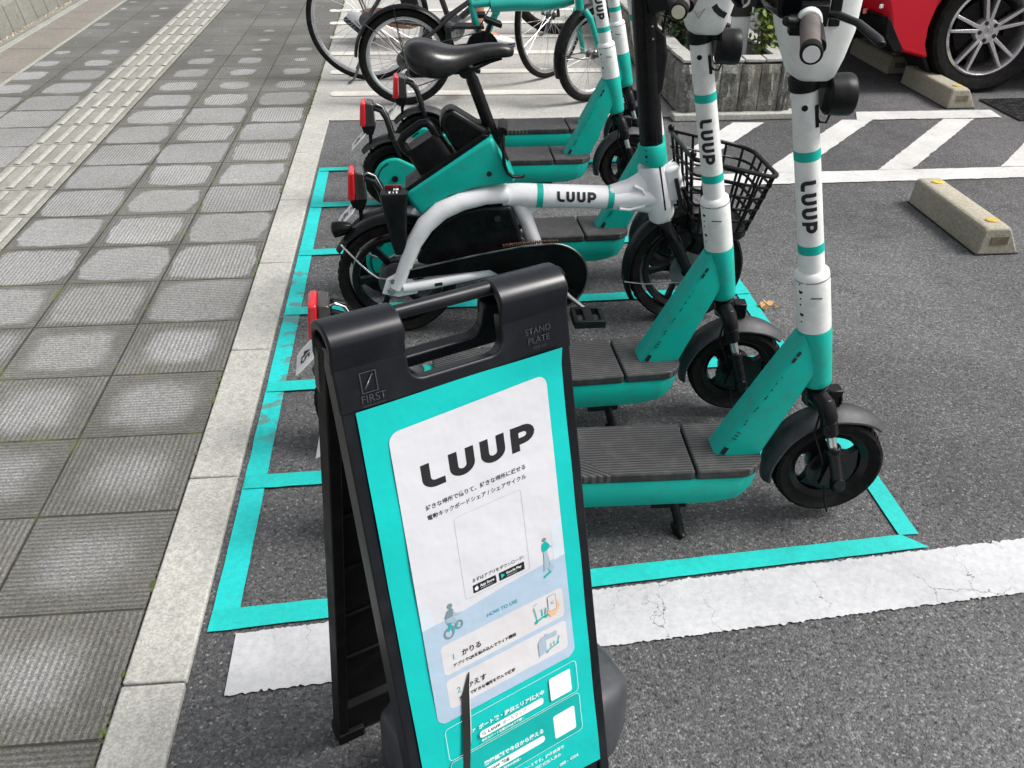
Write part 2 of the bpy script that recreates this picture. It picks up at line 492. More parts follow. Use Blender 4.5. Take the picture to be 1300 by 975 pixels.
def luup_geo(h):
    """wide heavy rounded letters L U U P, height h, origin at the lower left"""
    wd = .27*h; W = .80*h; out_v = []; out_f = []
    def put(path, ox):
        fine = [path[0]]
        for p in path[1:]:
            q = fine[-1]; k = max(1, int(math.hypot(p[0]-q[0], p[1]-q[1])/(.12*h)))
            fine += [(q[0]+(p[0]-q[0])*i/k, q[1]+(p[1]-q[1])*i/k) for i in range(1, k+1)]
        path = fine
        v, f = stroke2d(path, wd); o = len(out_v)
        out_v.extend([(x+ox, y) for x, y in v]); out_f.extend([tuple(i+o for i in q) for q in f])
    e = wd/2
    def arc(cx, cy, r, a0, a1, n=8): return [(cx+r*math.cos(R(a0+(a1-a0)*i/n)), cy+r*math.sin(R(a0+(a1-a0)*i/n))) for i in range(n+1)]
    put([(e, h)] + arc(e+.28*h, e+.28*h, .28*h, 180, 270) + [(.70*h, e)], 0)
    for ox in (.86*h, 1.86*h):
        r = (W-wd)/2
        put([(e, h)] + arc(e+r, e+r, r, 180, 360, 12) + [(e+2*r, h)], ox)
    ox = 2.86*h; r = .24*h
    put([(e, 0), (e, h-e)] + arc(.43*h, h-e-r, r, 90, -90) + [(e*1.9, h-e-2*r)], ox)
    return out_v, out_f   # total width about 3.55 h
# ------------------------------------------------------------------ setting
def sheet(name, pts, z, m):
    b = MB(); b.add([(x, y, z) for x, y in pts], [tuple(range(len(pts)))])
    return struct(b.build(name, m))
b = MB(); b.add([(-160, -120, 0), (160, -120, 0), (160, 200, 0), (-160, 200, 0)], [(0, 1, 2, 3)])
struct(b.build('asphalt_ground', 'asphalt'))
sheet('paved_footpath', [(-1.745, -6), (-.004, -6), (-.004, 30), (-1.745, 30)], .006, 'paving')
# tactile strip: one tile wide, four raised bars on every tile
b = MB(); bb = MB()
for k in range(-6, 46):
    y0 = .3*k
    b.box((-1.05, y0+.15, .008), (.294, .294, .006))
    for j in range(4):
        x = -1.2+.0375+.075*j
        bb.tube([(x, y0+.02, .0135), (x, y0+.028, .0155), (x, y0+.272, .0155), (x, y0+.28, .0135)], [.013, .0155, .0155, .013], 8, flat=.28)
struct(b.build('tactile_paving', 'tactile', bevel=.002))
struct(bb.build('tactile_bars', 'tactile_bar'))
# strips and brown slabs by the wall
b = MB(); b.box((-1.728, 12, .006), (.022, 36, .010)); b.box((-2.055, 12, .006), (.07, 36, .012))
struct(b.build('joint_strip', 'strip', bevel=.003))
b = MB()
for k in range(-9, 40):
    b.box((-1.8825, 3.48+.632*k+.312, .003), (.270, .622, .008))
MT['brown_slab'] = concrete_mat('brown_slab', (.21, .19, .165), stain=(.13, .13, .10))
struct(b.build('slab_border', 'brown_slab', bevel=.002))
# kerb stones
b = MB()
for k in range(-14, 7):
    y0 = .112+.5985*k
    y1 = y0+.593
    if k == 6:
        continue
    if y0 > 3.1:
        b.prism([(.001, y0), (.111, y0), (.114, 3.613), (.001, 3.722)], -.05, .012, 'xy')
    else:
        b.box((.056, (y0+y1)/2, -.02), (.110, y1-y0, .064))
struct(b.build('kerb', 'kerb', bevel=.004, seg=2))
b = MB()
for sgn in range(900):
    y = random.uniform(-.9, 7.5); 
    if y < 3.7 and math.sin(y*7.3)+math.sin(y*17.1+1) < .35+random.random(): continue
    x = -.003+random.gauss(0, .0045); s = random.uniform(.0018, .0052)
    b.sphere((x, y, .006), s, 6, (1, random.uniform(1, 3.2), .55))
MT['moss'] = simple('moss', (.085, .115, .02), .95, var=.4, scale=60, bump=.5, bscale=400)
o = b.build('kerb_moss', 'moss'); tag(o, 'green moss in the joint between the kerb and the paving', 'moss', kind='stuff')
# concrete bicycle pad with white bars
sheet('concrete_pad', [(.004, 3.735), (.121, 3.622), (1.86, 3.56), (1.86, 9.5), (-.004, 9.5)], .004, 'pad')
for k, y in enumerate([4.118, 4.606, 5.10, 5.594, 6.08, 6.57]):
    x0 = .09-.035*k
    n = 14
    ring = [(x0+.02, y-.046), (1.80, y-.108), (1.80, y-.01), (x0+.02, y+.052), (x0, y+.04), (x0-.004, y+.003), (x0, y-.032)]
    sheet('pad_stripe', ring, .0075, 'pad_line')

def ragged(name, p0, p1, p2, p3, m, z, seg=60, amp=.003):
    """quad p0-p1 (one long side), p3-p2 (other long side) with broken edges"""
    b = MB(); vs_ = []
    for i in range(seg+1):
        t = i/seg
        j = (0 if i in (0, seg) else 1)
        a = Vector(p0).lerp(Vector(p1), t); c = Vector(p3).lerp(Vector(p2), t); d = (c-a).normalized()
        a = a+d*random.uniform(-amp, amp)*j*(2.4 if random.random() < .1 else 1); c = c+d*random.uniform(-amp, amp)*j*(2.4 if random.random() < .1 else 1)
        vs_ += [(a.x, a.y, z), (c.x, c.y, z)]
    b.add(vs_, [(2*i, 2*i+1, 2*i+3, 2*i+2) for i in range(seg)])
    return struct(b.build(name, m))
# the wide white line in front, hatched no-parking area behind
ragged('white_road_line', (.181, .076), (4.2, .385), (4.2, .535), (.179, .222), 'line', .004, 900, .0022)
ragged('hatch_line', (1.62, 2.552), (4.6, 2.548), (4.6, 2.682), (1.62, 2.69), 'line_far', .004, 120, .003)
ragged('hatch_line', (2.735, 3.437), (3.49, 3.424), (3.505, 3.562), (2.788, 3.578), 'line_far', .0045, 40, .003)
for i, (a, c) in enumerate([((1.50, 2.6905), (2.10, 3.44)), ((2.0, 2.6905), (2.66, 3.445)), ((2.515, 2.6905), (3.18, 3.424)), ((3.07, 2.6905), (3.75, 3.43))]):
    ragged('hatch_stripe', a, c, (c[0]+.155, c[1]-.012), (a[0]+.155, a[1]), 'line_far', .0042, 36, .003)
# teal bay tape
def tape(p0, p1, p2, p3, z, m='tape'):
    ragged('bay_tape', p0, p1, p2, p3, m, z, 40, .0007)
tape((.126, .283), (.122, 2.905), (.166, 2.905), (.177, .283), .004, 'tape_worn')
tape((.125, .229), (1.589, .338), (1.548, .381), (.126, .2835), .0055)
tape((1.588, .382), (1.590, 2.90), (1.545, 2.90), (1.5445, .382), .004)
for y in (.688, 1.105, 1.546, 1.994, 2.453, 2.876):
    h = .025 if y < 2.8 else .022
    tape((.1285, y-h), (1.588, y-h+.03), (1.588, y+h+.03), (.1285, y+h), .0065)
# low wall at the far left
wl = empty('low_panel_wall', (-2.1, 0, 0))
tag(wl, 'low weathered concrete wall of narrow upright panels along the footpath', 'wall')
b = MB()
k = 0
y = 2.0
while y < 16:
    b.prism([(-.02, .03), (-.05, .19), (-.08, .215), (-.26, .225), (-.26, 0), (-.02, 0)], y, y+.226, 'xz'); y += .238
b.build('wall_panels', 'wall', wl, bevel=.004)
b = MB(); b.box((.005, 9, .012), (.05, 14.2, .03))
b.build('wall_footing', 'wall', wl, bevel=.004)
b = MB()
for i in range(500):
    y = random.uniform(3.5, 11); b.box((random.gauss(.006, .008), y, .028), (random.uniform(.004, .012), random.uniform(.006, .02), .004), (random.random(), random.random(), random.random()*3))
o = b.build('dry_litter', MT.setdefault('litter', simple('dry_litter', (.40, .34, .24), .9, var=.4, scale=50)))
o.location = (-2.1, 0, 0); tag(o, 'pale dry leaf crumbs lying along the foot of the panel wall', 'litter', kind='stuff')
rl = empty('wall_rail', (-2.28, 0, .23)); tag(rl, 'blue grey metal rail lying on top of the low panel wall', 'rail')
b = MB(); b.tube([(-.02, 2.5, .035), (-.02, 15, .035)], .036, 16); b.build('rail_pipe', 'bluegrey', rl)
b = MB()
for k in range(7): b.box((-.02, 3+2*k, .0), (.05, .06, .02))
b.build('rail_bracket', 'dark_steel', rl, bevel=.003)

# concrete wheel stops
def wheel_stop(x, y0, y1, label, fl=1):
    L = y1-y0
    t = empty('wheel_stop', (x, y0+L/2, .001)); tag(t, label, 'wheel stop', 'concrete wheel stops in the parking bays')
    b = MB()
    prof = [(-.074, .0), (-.062, .092), (-.052, .101), (.026, .101), (.036, .094), (.078, .012), (.078, 0)]
    rings = []
    for yy, s, dz in ((-L/2, .97, -.004), (-L/2+.02, 1, 0), (L/2-.02, 1, 0), (L/2, .97, -.004)):
        rings.append([(a*s, yy, max(0, c+(dz if c > .05 else 0))) for a, c in prof])
    b.loft(rings)
    body = b.build('block', 'stopper', t, bevel=.009, seg=3)
    b = MB(); rd = random.Random(int(x*100+y0*10))
    b.box((.002, 0, .0015), (.158, L+.004, .003)); b.build('base_sheet', 'ink', t)  # thin black sheet reaching slightly past the foot of the block
    b = MB(); b.box((0.0, -L/2-.0005, .052), (.062, .004, .030)); b.build('end_socket', MT.setdefault('socket', simple('socket_grime', (.16, .14, .09), .9, var=.3, scale=40)), t)
    for yy in (-L/2+.065, L/2-.065):
        b = MB(); n = 18
        ring = [(.024*math.cos(2*math.pi*k/n)-.005, .019*math.sin(2*math.pi*k/n)+yy) for k in range(n)]
        b.prism(ring, .098, .106, 'xy'); b.build('reflector', MT.setdefault('yellow', simple('yellow_reflector', (.60, .43, .07), .45, var=.2, dirt=(.3, .26, .15), dirt_amt=.5)), t, bevel=.002)
    return t
ws = wheel_stop(2.545, 1.79, 2.315, 'lone concrete wheel stop with two yellow reflectors in front of the hatched area')
wheel_stop(3.36, 3.605, 4.15, 'concrete wheel stop touching the rear wheel of the red car, one yellow reflector showing')
wheel_stop(3.37, 4.352, 4.90, 'concrete wheel stop under the black rear bumper of the red car')
# drain grate
g = empty('drain_grate', (3.55, 3.36, .001)); tag(g, 'dark steel drain grate with fine bars let into the asphalt by the red car', 'drain grate')
b = MB(); b.box((.5, .2, .003), (1.0, .40, .004)); b.build('grate_base', 'ink', g)
b = MB()
for k in range(14): b.box((.5, .012+.0285*k, .008), (1.0, .006, .008))
for k in range(41): b.box((.0+.025*k, .2, .0075), (.003, .39, .006))
b.build('grate_bars', 'dark_steel', g)
# ------------------------------------------------------------------ scooters
def fender_arc(b, c, rr, a0, a1, width, thick=.004, crown=.25, n=22, taper=.0):
    """curved mudguard about the y axis; angles in degrees in the xz plane"""
    m = 9; rings = []
    for i in range(n+1):
        t = i/n; a = R(a0+(a1-a0)*t)
        wv = width*(1-taper*max(0, abs(2*t-1)-.55)/.45)
        ring = []
        for k in range(m):
            s = -1+2*k/(m-1); q = rr-crown*wv*.5*s*s
            ring.append((c[0]+q*math.cos(a), c[1]+s*wv/2, c[2]+q*math.sin(a)))
        for k in range(m-1, -1, -1):
            s = -1+2*k/(m-1); q = rr-thick-crown*wv*.5*s*s
            ring.append((c[0]+q*math.cos(a), c[1]+s*(wv/2-.001), c[2]+q*math.sin(a)))
        rings.append(ring)
    b.loft(rings)

def tyre_mb(c, rr, wd, tread=True):
    """tyre body of outer radius rr and width wd, lathed about y"""
    b = MB(); hw = wd/2
    prof = [(rr-.34*wd-.012, -hw*.62), (rr-.30*wd, -hw*.86), (rr-.16*wd, -hw), (rr-.05*wd, -hw*.86), (rr-.004, -hw*.45), (rr, 0),
            (rr-.004, hw*.45), (rr-.05*wd, hw*.86), (rr-.16*wd, hw), (rr-.30*wd, hw*.86), (rr-.34*wd-.012, hw*.62)]
    b.lathe(prof, c, 'y', 64, close_prof=True)
    if tread:
        N = 46
        for k in range(N):
            a = 2*math.pi*k/N
            for s in (-1, 1):
                r0 = rr-.001
                e = (c[0]+r0*math.cos(a), c[1]+s*hw*.38, c[2]+r0*math.sin(a))
                b.box(e, (.0052, hw*.62, .006), (0, -a+math.pi/2, 0)) if False else b.add(*tread_block(c, rr, hw, a, s))
    return b
def tread_block(c, rr, hw, a, s):
    vs_ = []
    for da, y, dr in ((-.028, .12, 0), (.028, .12, 0), (.045, .80, -.0055), (-.005, .80, -.0055)):
        for h in (-.004, .0016):
            q = rr+dr*hw/.03+h
            vs_.append((c[0]+q*math.cos(a+da*.9), c[1]+s*hw*y, c[2]+q*math.sin(a+da*.9)))
    return vs_, [(0, 2, 4, 6), (1, 7, 5, 3), (0, 1, 3, 2), (2, 3, 5, 4), (4, 5, 7, 6), (6, 7, 1, 0)]

def wheel_disc(b, c, rr, wd, spokes=5, sw=R(30), hub=.034):
    """cast wheel: rim ring, hub and broad curved spokes"""
    hw = wd/2
    b.lathe([(rr, -hw), (rr-.004, -hw-.002), (rr-.018, -hw*.75), (rr-.022, 0), (rr-.018, hw*.75), (rr-.004, hw+.002), (rr, hw)], c, 'y', 56, close_prof=True)
    b.lathe([(.001, -hw*1.25), (hub, -hw*1.2), (hub+.004, -hw*.9), (hub+.004, hw*.9), (hub, hw*1.2), (.001, hw*1.25)], c, 'y', 32)
    for k in range(spokes):
        a = 2*math.pi*k/spokes
        poly = []
        for t in range(6):
            q = hub+(rr-.018-hub)*t/5; ww = sw*.5*(hub/q)*(1.0+.75*abs(t/5-.45)); poly.append((q, a+.12*t/5+ww))
        for t in range(5, -1, -1):
            q = hub+(rr-.018-hub)*t/5; ww = sw*.5*(hub/q)*(1.0+.75*abs(t/5-.45)); poly.append((q, a+.12*t/5-ww))
        b.prism([(c[0]+q*math.cos(t), c[2]+q*math.sin(t)) for q, t in poly], c[1]-hw*.5, c[1]+hw*.5)

def spring(b, p0, p1, r, wire, turns):
    p0 = Vector(p0); p1 = Vector(p1); ax = (p1-p0); L = ax.length; ax.normalize()
    a = Vector((0, 1, 0)); c = ax.cross(a)
    n = turns*10
    b.tube([p0+ax*L*i/n+(a*math.cos(i*.6283)+c*math.sin(i*.6283))*r for i in range(n+1)], wire, 5)

XS = -.365      # world X of the first scooter's parts -> local x
WR = .125
WF = .116
FW = (1.030, 0, .143); RW = (.125, 0, WR)
def stem(z, off=0.0):   # point on the steering axis
    return Vector((1.335-.226*(z-.354)+XS+off, 0, z))
AX = (stem(1)-stem(0)).normalized()

def make_scooter():
    t = empty('electric_scooter')
    # ---- rear wheel
    o = tyre_mb(RW, WR, .066).build('rear_wheel', 'rubber', t)
    b = MB(); wheel_disc(b, RW, WR-.03, .04, 5); b.build('rim', 'satin', o)
    # motor cover and swing arm (teal)
    b = MB()
    for s in (-1, 1):
        n = 22; y0, y1 = (s*.040, s*.056)
        poly = [(RW[0]+.078*math.cos(R(a)), RW[2]+.078*math.sin(R(a))) for a in range(75, 286, 10)]
        poly += [(.20, .082), (.30, .095), (.30, .178), (.20, .172)]
        b.prism(poly, min(y0, y1), max(y0, y1))
    b.prism([(.195, .085), (.315, .088), (.315, .183), (.205, .186)], -.040, .040)
    b.build('swing_arm', 'teal', t, bevel=.009, seg=3)
    b = MB()
    b.tube([(RW[0]+.063*math.cos(R(a)), -.0575, RW[2]+.063*math.sin(R(a))) for a in range(110, 251, 10)], .0022, 6)
    b.cyl((RW[0], -.066, RW[2]), (RW[0], .066, RW[2]), .012)
    b.build('axle_trim', 'black', t)
    # rear mudguard and lamp arm
    b = MB(); fender_arc(b, RW, WR+.030, 142, 28, .078, .005, .35, 26, .25)
    b.build('rear_mudguard', 'fender', t, bevel=.001)
    b = MB()
    for s in (-1, 1):
        pth = [(.165, s*.031, .150), (.142, s*.031, .215), (.118, s*.030, .295), (.104, s*.028, .345), (.088, s*.026, .372), (.066, s*.024, .380), (.048, s*.022, .372)]
        b.tube(pth, [.012, .013, .013, .012, .011, .010, .010], 8, flat=.75)
    b.box((.12, 0, .278), (.018, .056, .03), (0, -.3, 0))
    arm = b.build('lamp_bracket', 'satin', t, bevel=.001)
    b = MB()
    b.tube([(.050, -.012, .385), (.072, -.012, .394), (.092, -.012, .384), (.108, -.012, .350), (.135, -.012, .255), (.150, -.012, .22)], .0032, 6)
    b.build('lamp_cable', 'steel', arm)
    b = MB(); b.prism([(.030, .318), (.064, .318), (.060, .400), (.034, .405)], -.036, .036)
    lamp = b.build('tail_lamp', 'smoke', t, bevel=.005, seg=3)
    b = MB(); b.prism([(.006, .320), (.029, .317), (.033, .4055), (.014, .404)], -.0385, .0385); b.build('red_lens', 'red_lens', lamp, bevel=.006, seg=3)
    b = MB(); b.prism([(.02, .288), (.052, .282), (.066, .317), (.012, .317)], -.030, .030); b.build('lamp_base', 'black', lamp, bevel=.005)
    # number plate hanging under the lamp
    b = MB(); b.prism([(-.042, -.088), (.042, -.088), (.050, -.074), (.050, -.022), (.030, -.004), (-.030, -.004), (-.050, -.022), (-.050, -.074)], -.0008, .0008, 'yz'); pl = b.build('number_plate', 'plate', t, bevel=.0006, loc=(.030, 0, .296)); pl.rotation_euler = (0, R(43), 0)
    v, f = text_geo('45', .046, 'CENTER', .0009)
    b = MB(); b.add([(-.0014, -x, y-.070) for x, y, z in v], f)
    v, f = text_geo('\u3042 1', .02, 'CENTER', .0002)
    b.add([(-.0014, -x-.0, y-.028) for x, y, z in v], f)
    b.build('plate_lettering', 'ink', pl, sharp=180)
    b = MB(); b.prism([(.036, .292), (.050, .288), (.042, .20), (.036, .20)], -.02, .02); b.build('plate_bracket', 'black', arm, bevel=.002)
    # ---- deck
    def outline(x0, x1, hw, front=.05, rear=.03, n=6):
        p = []
        for cx, cy, rr, a0 in ((x1-front, hw-front, front, 0), (x0+rear, hw-rear, rear, 90), (x0+rear, -hw+rear, rear, 180), (x1-front, -hw+front, front, 270)):
            p += [(cx+rr*math.cos(R(a0+90*i/n)), cy+rr*math.sin(R(a0+90*i/n))) for i in range(n+1)]
        return p
    b = MB(); rings = []
    for z, sx, sy, dx in ((.096, .80, .72, -.035), (.100, .90, .86, -.022), (.113, .965, .955, -.008), (.135, .99, .99, 0), (.170, 1, 1, 0), (.172, .995, .99, 0)):
        rings.append([(.285+(x-.285)*sx-dx*(0 if x > .5 else -.3), y*sy, z) for x, y in outline(.285, .868, .081, .052)])
    b.loft(rings); b.build('deck_body', 'teal', t, bevel=.002)
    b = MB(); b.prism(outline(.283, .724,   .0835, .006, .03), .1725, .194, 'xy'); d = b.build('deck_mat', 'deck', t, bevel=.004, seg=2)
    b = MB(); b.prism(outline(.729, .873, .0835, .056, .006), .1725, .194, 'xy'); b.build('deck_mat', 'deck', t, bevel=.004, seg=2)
    # kickstand
    b = MB(); b.box((.69, -.015, .078), (.075, .06, .022)); b.tube([(.700, -.035, .080), (.708, -.045, .052), (.716, -.062, .012), (.722, -.070, .004)], [.011, .010, .009, .010], 10)
    b.tube([(.706, -.050, .03), (.716, -.056, .0045)], .012, 8)
    b.build('kickstand', 'satin', t, bevel=.002)
    # ---- neck beam + head tube
    b = MB()
    base = Vector((.822, 0, .188)); tip = Vector((.936, 0, .424)); dirn = (tip-base).normalized()
    side = Vector((dirn.z, 0, -dirn.x))
    rings = []
    up_ = lambda u: Vector((.772, 0, .188)).lerp(Vector((.918, 0, .468)), u); lo_ = lambda u: Vector((.874, 0, .188)).lerp(Vector((.958, 0, .384)), u)
    for u, hy in ((0, .0335), (.05, .0335), (.5, .0315), (.9, .029), (1, .027)):
        ring = []; cc_ = (up_(u)+lo_(u))/2; hv = (lo_(u)-up_(u))/2
        for k in range(28):
            a = 2*math.pi*k/28; cx, sx = math.cos(a), math.sin(a)
            p = cc_+hv*(math.copysign(abs(cx)**.36, cx)); ring.append((p.x, math.copysign(abs(sx)**.36, sx)*hy, p.z))
        rings.append(ring)
    b.loft(rings)
    b.build('neck_beam', 'teal', t, sharp=50)
    def on_axis(zs): # list of (z, radius)
        return [stem(z) for z, r_ in zs], [r_ for z, r_ in zs]
    b = MB(); p, r_ = on_axis([(.345, .026), (.349, .0292), (.36, .0298), (.470, .0330), (.474, .0326)]); b.tube(p, r_, 32, upv=(1, 0, 0)); ht = b.build('head_tube', 'teal', t)
    b = MB(); p, r_ = on_axis([(.4755, .0318), (.480, .0323), (.583, .0323), (.595, .031), (.600, .0235), (.94, .0218)]); b.tube(p, r_, 32, upv=(1, 0, 0)); st = b.build('stem', 'white', t, sharp=50)
    b = MB(); p, r_ = on_axis([(.5835, .0326), (.5865, .0326)]); b.tube(p, r_, 32, upv=(1, 0, 0)); b.build('collar_seam', 'alloy', st)
    for z in (.646, .822):
        b = MB(); rr = .0235-.0017*(z-.601)/.339; p, r_ = on_axis([(z-.0085, rr+.0006), (z+.0085, rr+.0006)]); b.tube(p, r_, 32, upv=(1, 0, 0)); b.build('teal_ring', 'teal', st)
    # lettering wrapped round the stem, reading downwards on the side that faces -y and the rear
    e1 = AX; e3 = Vector((0, -1, 0)); e2 = e1.cross(e3).normalized()
    def wrap(v, f, z0, turn, rr, name, m='ink', down=True):
        vs_ = []
        for x, y in v:
            s, ang = (-x, (y)/rr+turn) if down else (y, x/rr+turn)
            q = stem(z0)+e1*s
            # angle 0 looks along -y, positive towards +x
            vs_.append(tuple(q+(Vector((0, -1, 0))*math.cos(ang)+Vector((e1.z, 0, -e1.x))*math.sin(ang))*rr))
        bb = MB(); bb.add(vs_, f); return bb.build(name, m, st, sharp=180)
    v, f = luup_geo(.0275); wrap(v, f, .780, -.90, .0238, 'lettering')
    # small service marks on the collar
    b = MB()
    for dz, aa, rr in ((.575, -1.1, .0016), (.560, -1.05, .0042), (.545, -1.08, .0018), (.532, -1.12, .0022), (.512, -1.05, .004), (.495, -1.1, .0016), (.905, -.35, .0052)):
        rad = .0325 if dz < .59 else .0222
        q = stem(dz)+(Vector((0, -1, 0))*math.cos(aa)+Vector((1, 0, 0))*math.sin(aa))*rad
        dn = (Vector((0, -1, 0))*math.cos(aa)+Vector((1, 0, 0))*math.sin(aa))
        b.cyl(q-dn*.003, q+dn*.0006, rr, 14)
    b.build('screw', 'black', st)
    b = MB(); q = stem(.553); b.box((q.x-.004, -.0324, q.z), (.022, .0012, .0018)); b.build('collar_mark', 'ink', st)
    # decal marks down the neck
    b = MB(); random.seed(3)
    def decal(u, wv, hh, off=0.0):
        q = (up_(u*.92).lerp(lo_(u*.92), .13+off*8))
        a = math.atan2(dirn.x, dirn.z)
        b.box((q.x, -.0338+.0042*u, q.z), (wv, .0012, hh), (0, a, 0))
    decal(.07, .010, .018); decal(.93, .006, .011, .002); decal(.985, .006, .011, .002)
    for i in range(3): decal(.19+.03*i, .009, .0014, .002)
    for i, u in enumerate((.33, .36, .46, .49, .58, .60, .66, .72, .78)):
        decal(u, random.uniform(.001, .003), random.uniform(.002, .005), random.uniform(-.001, .005))
    b.build('neck_decal', 'ink', t)
    # ---- fork, front wheel, mudguard
    b = MB()
    cr = stem(.318)
    b.tube([stem(.338), stem(.300)], .024, 20)
    for s in (-1, 1):
        pth = [Vector((cr.x-.006, s*.012, .322)), Vector((cr.x+.004, s*.040, .316)), Vector((cr.x+.010, s*.054, .296)), Vector((cr.x+.014, s*.056, .262))]
        b.tube(pth, [.020, .019, .0175, .0165], 14)
    crown = b.build('fork_crown', 'satin', t, bevel=.001)
    for s in (-1, 1):
        b = MB()
        top = Vector((cr.x+.010, s*.056, .290)); bot = Vector((FW[0]+.012, s*.056, FW[2]-.028))
        dv = (bot-top).normalized()
        b.cyl(top+dv*.03, top+dv*.085, .0095, 16); leg = b.build('fork_leg', 'alloy', t)
        b = MB(); q0 = top+dv*.070
        b.tube([q0, q0+dv*.004, q0+dv*.014, q0+dv*.016, bot-dv*.02, bot], [.0155, .017, .017, .0145, .0145, .016], 18)
        b.cyl((FW[0]+.006, s*.040, FW[2]-.008), (FW[0]+.006, s*.072, FW[2]-.008), .0125, 16)
        b.box((FW[0]-.018, s*.0555, FW[2]+.012), (.018, .012, .06), (0, .2, 0))
        b.tube([top, top+dv*.034], .0165, 18)
        b.build('fork_slider', 'satin', leg, bevel=.001)
    o = tyre_mb(FW, WF, .060).build('front_wheel', 'rubber', t)
    b = MB(); wheel_disc(b, FW, WF-.028, .036, 3, R(62), .036); b.build('rim', 'satin', o)
    b = MB(); b.lathe([(.02, -.030), (.052, -.030), (.052, -.0275), (.02, -.0275)], FW, 'y', 32, close_prof=True)
    b.cyl((FW[0], -.066, FW[2]), (FW[0], .066, FW[2]), .008)
    b.build('brake_disc', 'satin', o)
    b = MB(); fender_arc(b, FW, WF+.025, 196, 44, .074, .005, .42, 34, .3); b.build('front_mudguard', 'fender', t, bevel=.001)
    b = MB(); b.box((cr.x+.040, .012, .300), (.030, .03, .045)); b.box((cr.x+.052, .012, .300), (.006, .04, .018)); b.build('stem_hook', 'satin', t, bevel=.004)
    b = MB(); b.tube([(cr.x+.0, -.035, .31), (cr.x-.012, -.052, .255), (FW[0]-.04, -.050, FW[2]+.06), (FW[0]-.022, -.047, FW[2]+.01), (FW[0]-.012, -.062, FW[2]-.06), (FW[0]-.004, -.066, FW[2]-.085)], .0025, 6); b.build('brake_hose', 'black', t)
    # ---- cockpit
    b = MB(); p, r_ = on_axis([(.931, .0245), (.934, .0262), (.951, .0262), (.954, .0245)]); b.tube(p, r_, 28, upv=(1, 0, 0))
    q = stem(.945); b.tube([q+Vector((.02, -.006, 0)), q+Vector((.05, -.012, .004)), q+Vector((.066, -.012, -.008))], [.012, .010, .010], 10)
    cl = b.build('stem_clamp', 'black', t, bevel=.001)
    b = MB(); c = q+Vector((.034, -.012, -.020))
    b.lathe([(.001, 0), (.029, .001), (.0325, .004), (.0345, .026), (.0345, .041), (.0325, .0445), (.030, .0445)], c, 'x', 36); hl = b.build('headlight', 'black', t)
    b = MB(); b.lathe([(.001, .043), (.030, .043), (.032, .042)], c, 'x', 36); b.build('lamp_glass', 'alloy', hl)
    b = MB(); b.tube([c+Vector((.016, 0, -.032)), c+Vector((.010, -.004, -.046)), c+Vector((.0, -.003, -.045)), c+Vector((-.008, 0, -.036))], .0020, 6); b.box(c+Vector((-.009, -.004, -.034)), (.006, .009, .038), (0, -.22, 0)); b.build('lamp_cable', 'black', hl)
    # head shell
    b = MB()
    rings = []
    for z, x0, x1, hy in ((.951, 1.183, 1.238, .028), (.958, 1.172, 1.244, .034), (.985, 1.160, 1.252, .040), (1.03, 1.142, 1.262, .044), (1.085, 1.128, 1.264, .046), (1.108, 1.128, 1.258, .045)):
        ring = []
        for k in range(28):
            a = 2*math.pi*k/28; ca, sa = math.cos(a), math.sin(a)
            ring.append(((x0+x1)/2+XS+math.copysign(abs(ca)**.5, ca)*(x1-x0)/2, math.copysign(abs(sa)**.5, sa)*hy, z))
        rings.append(ring)
    b.loft(rings); hd = b.build('head_shell', 'white', t, sharp=45)
    b = MB(); b.prism([(1.122+XS, 1.060), (1.130+XS, 1.050), (1.205+XS, 1.066), (1.205+XS, 1.112), (1.122+XS, 1.112)], -.0475, .0475); b.build('display', 'gloss', hd, bevel=.006, seg=3)
    b = MB(); b.prism([(1.206+XS, 1.040), (1.224+XS, 1.040), (1.222+XS, 1.114), (1.203+XS, 1.114)], -.0475, .0475); b.build('black_band', 'black', hd, bevel=.002)
    b = MB(); v, f = stroke2d([(.838, 1.075), (.842, 1.045), (.845, 1.020), (.848, 1.011), (.854, 1.003), (.863, .996), (.874, .991)], .0115); b.add([(x, -(.0408+(y-.99)*.062), y) for x, y in v], f); b.build('logo_mark', 'ink', hd, sharp=180)
    b = MB(); b.add(*(lambda v, f: ([(x, -(.0402+(y-.97)*.062), y) for x, y in v], f))(*stroke2d([(.812, 1.000), (.822, .985), (.832, 1.004), (.818, .994)], .0008))); b.build('scratch', 'fender', hd, sharp=180)
    # handlebar, grips, levers
    hx = 1.182+XS; hz = 1.052
    b = MB(); b.tube([(1.135+XS, -.20, hz-.004), (1.168+XS, -.09, hz+.002), (hx, -.04, hz+.006), (hx, .04, hz+.006), (1.168+XS, .09, hz+.002), (1.135+XS, .20, hz-.004)], .0115, 14); hb = b.build('handlebar', 'black', t)
    for s in (-1, 1):
        g0 = Vector((1.151+XS, s*.112, hz+.008)); g1 = Vector((1.115+XS, s*.231, hz-.006)); dv = (g1-g0).normalized()
        b = MB(); n = 26; pts = []; rs = []
        for i in range(n*2+1):
            pts.append(g0+(g1-g0)*(i/(2*n))*.86); rs.append(.0148 if i % 2 else .0138)
        b.tube(pts, rs, 22); gp = b.build('grip', 'grip', t, sharp=70)
        b = MB(); b.tube([g0+(g1-g0)*.84, g0+(g1-g0)*.86, g0+(g1-g0)*.98, g1], [.0135, .0155, .0160, .0145], 22); b.build('grip_end', 'rubber', gp)
        b = MB(); b.cyl(g1-dv*.004, g1+dv*.0012, .0118, 22); b.build('end_cap', 'plate', gp)
        b = MB(); b.cyl(g0-dv*.022, g0-dv*.002, .0185, 22); b.build('grip_collar', 'white' if s < 0 else 'black', gp, bevel=.002)
        b = MB(); c0 = g0-dv*.030
        b.box(c0+Vector((.006, 0, .004)), (.040, .030, .030), (0, 0, s*.25))
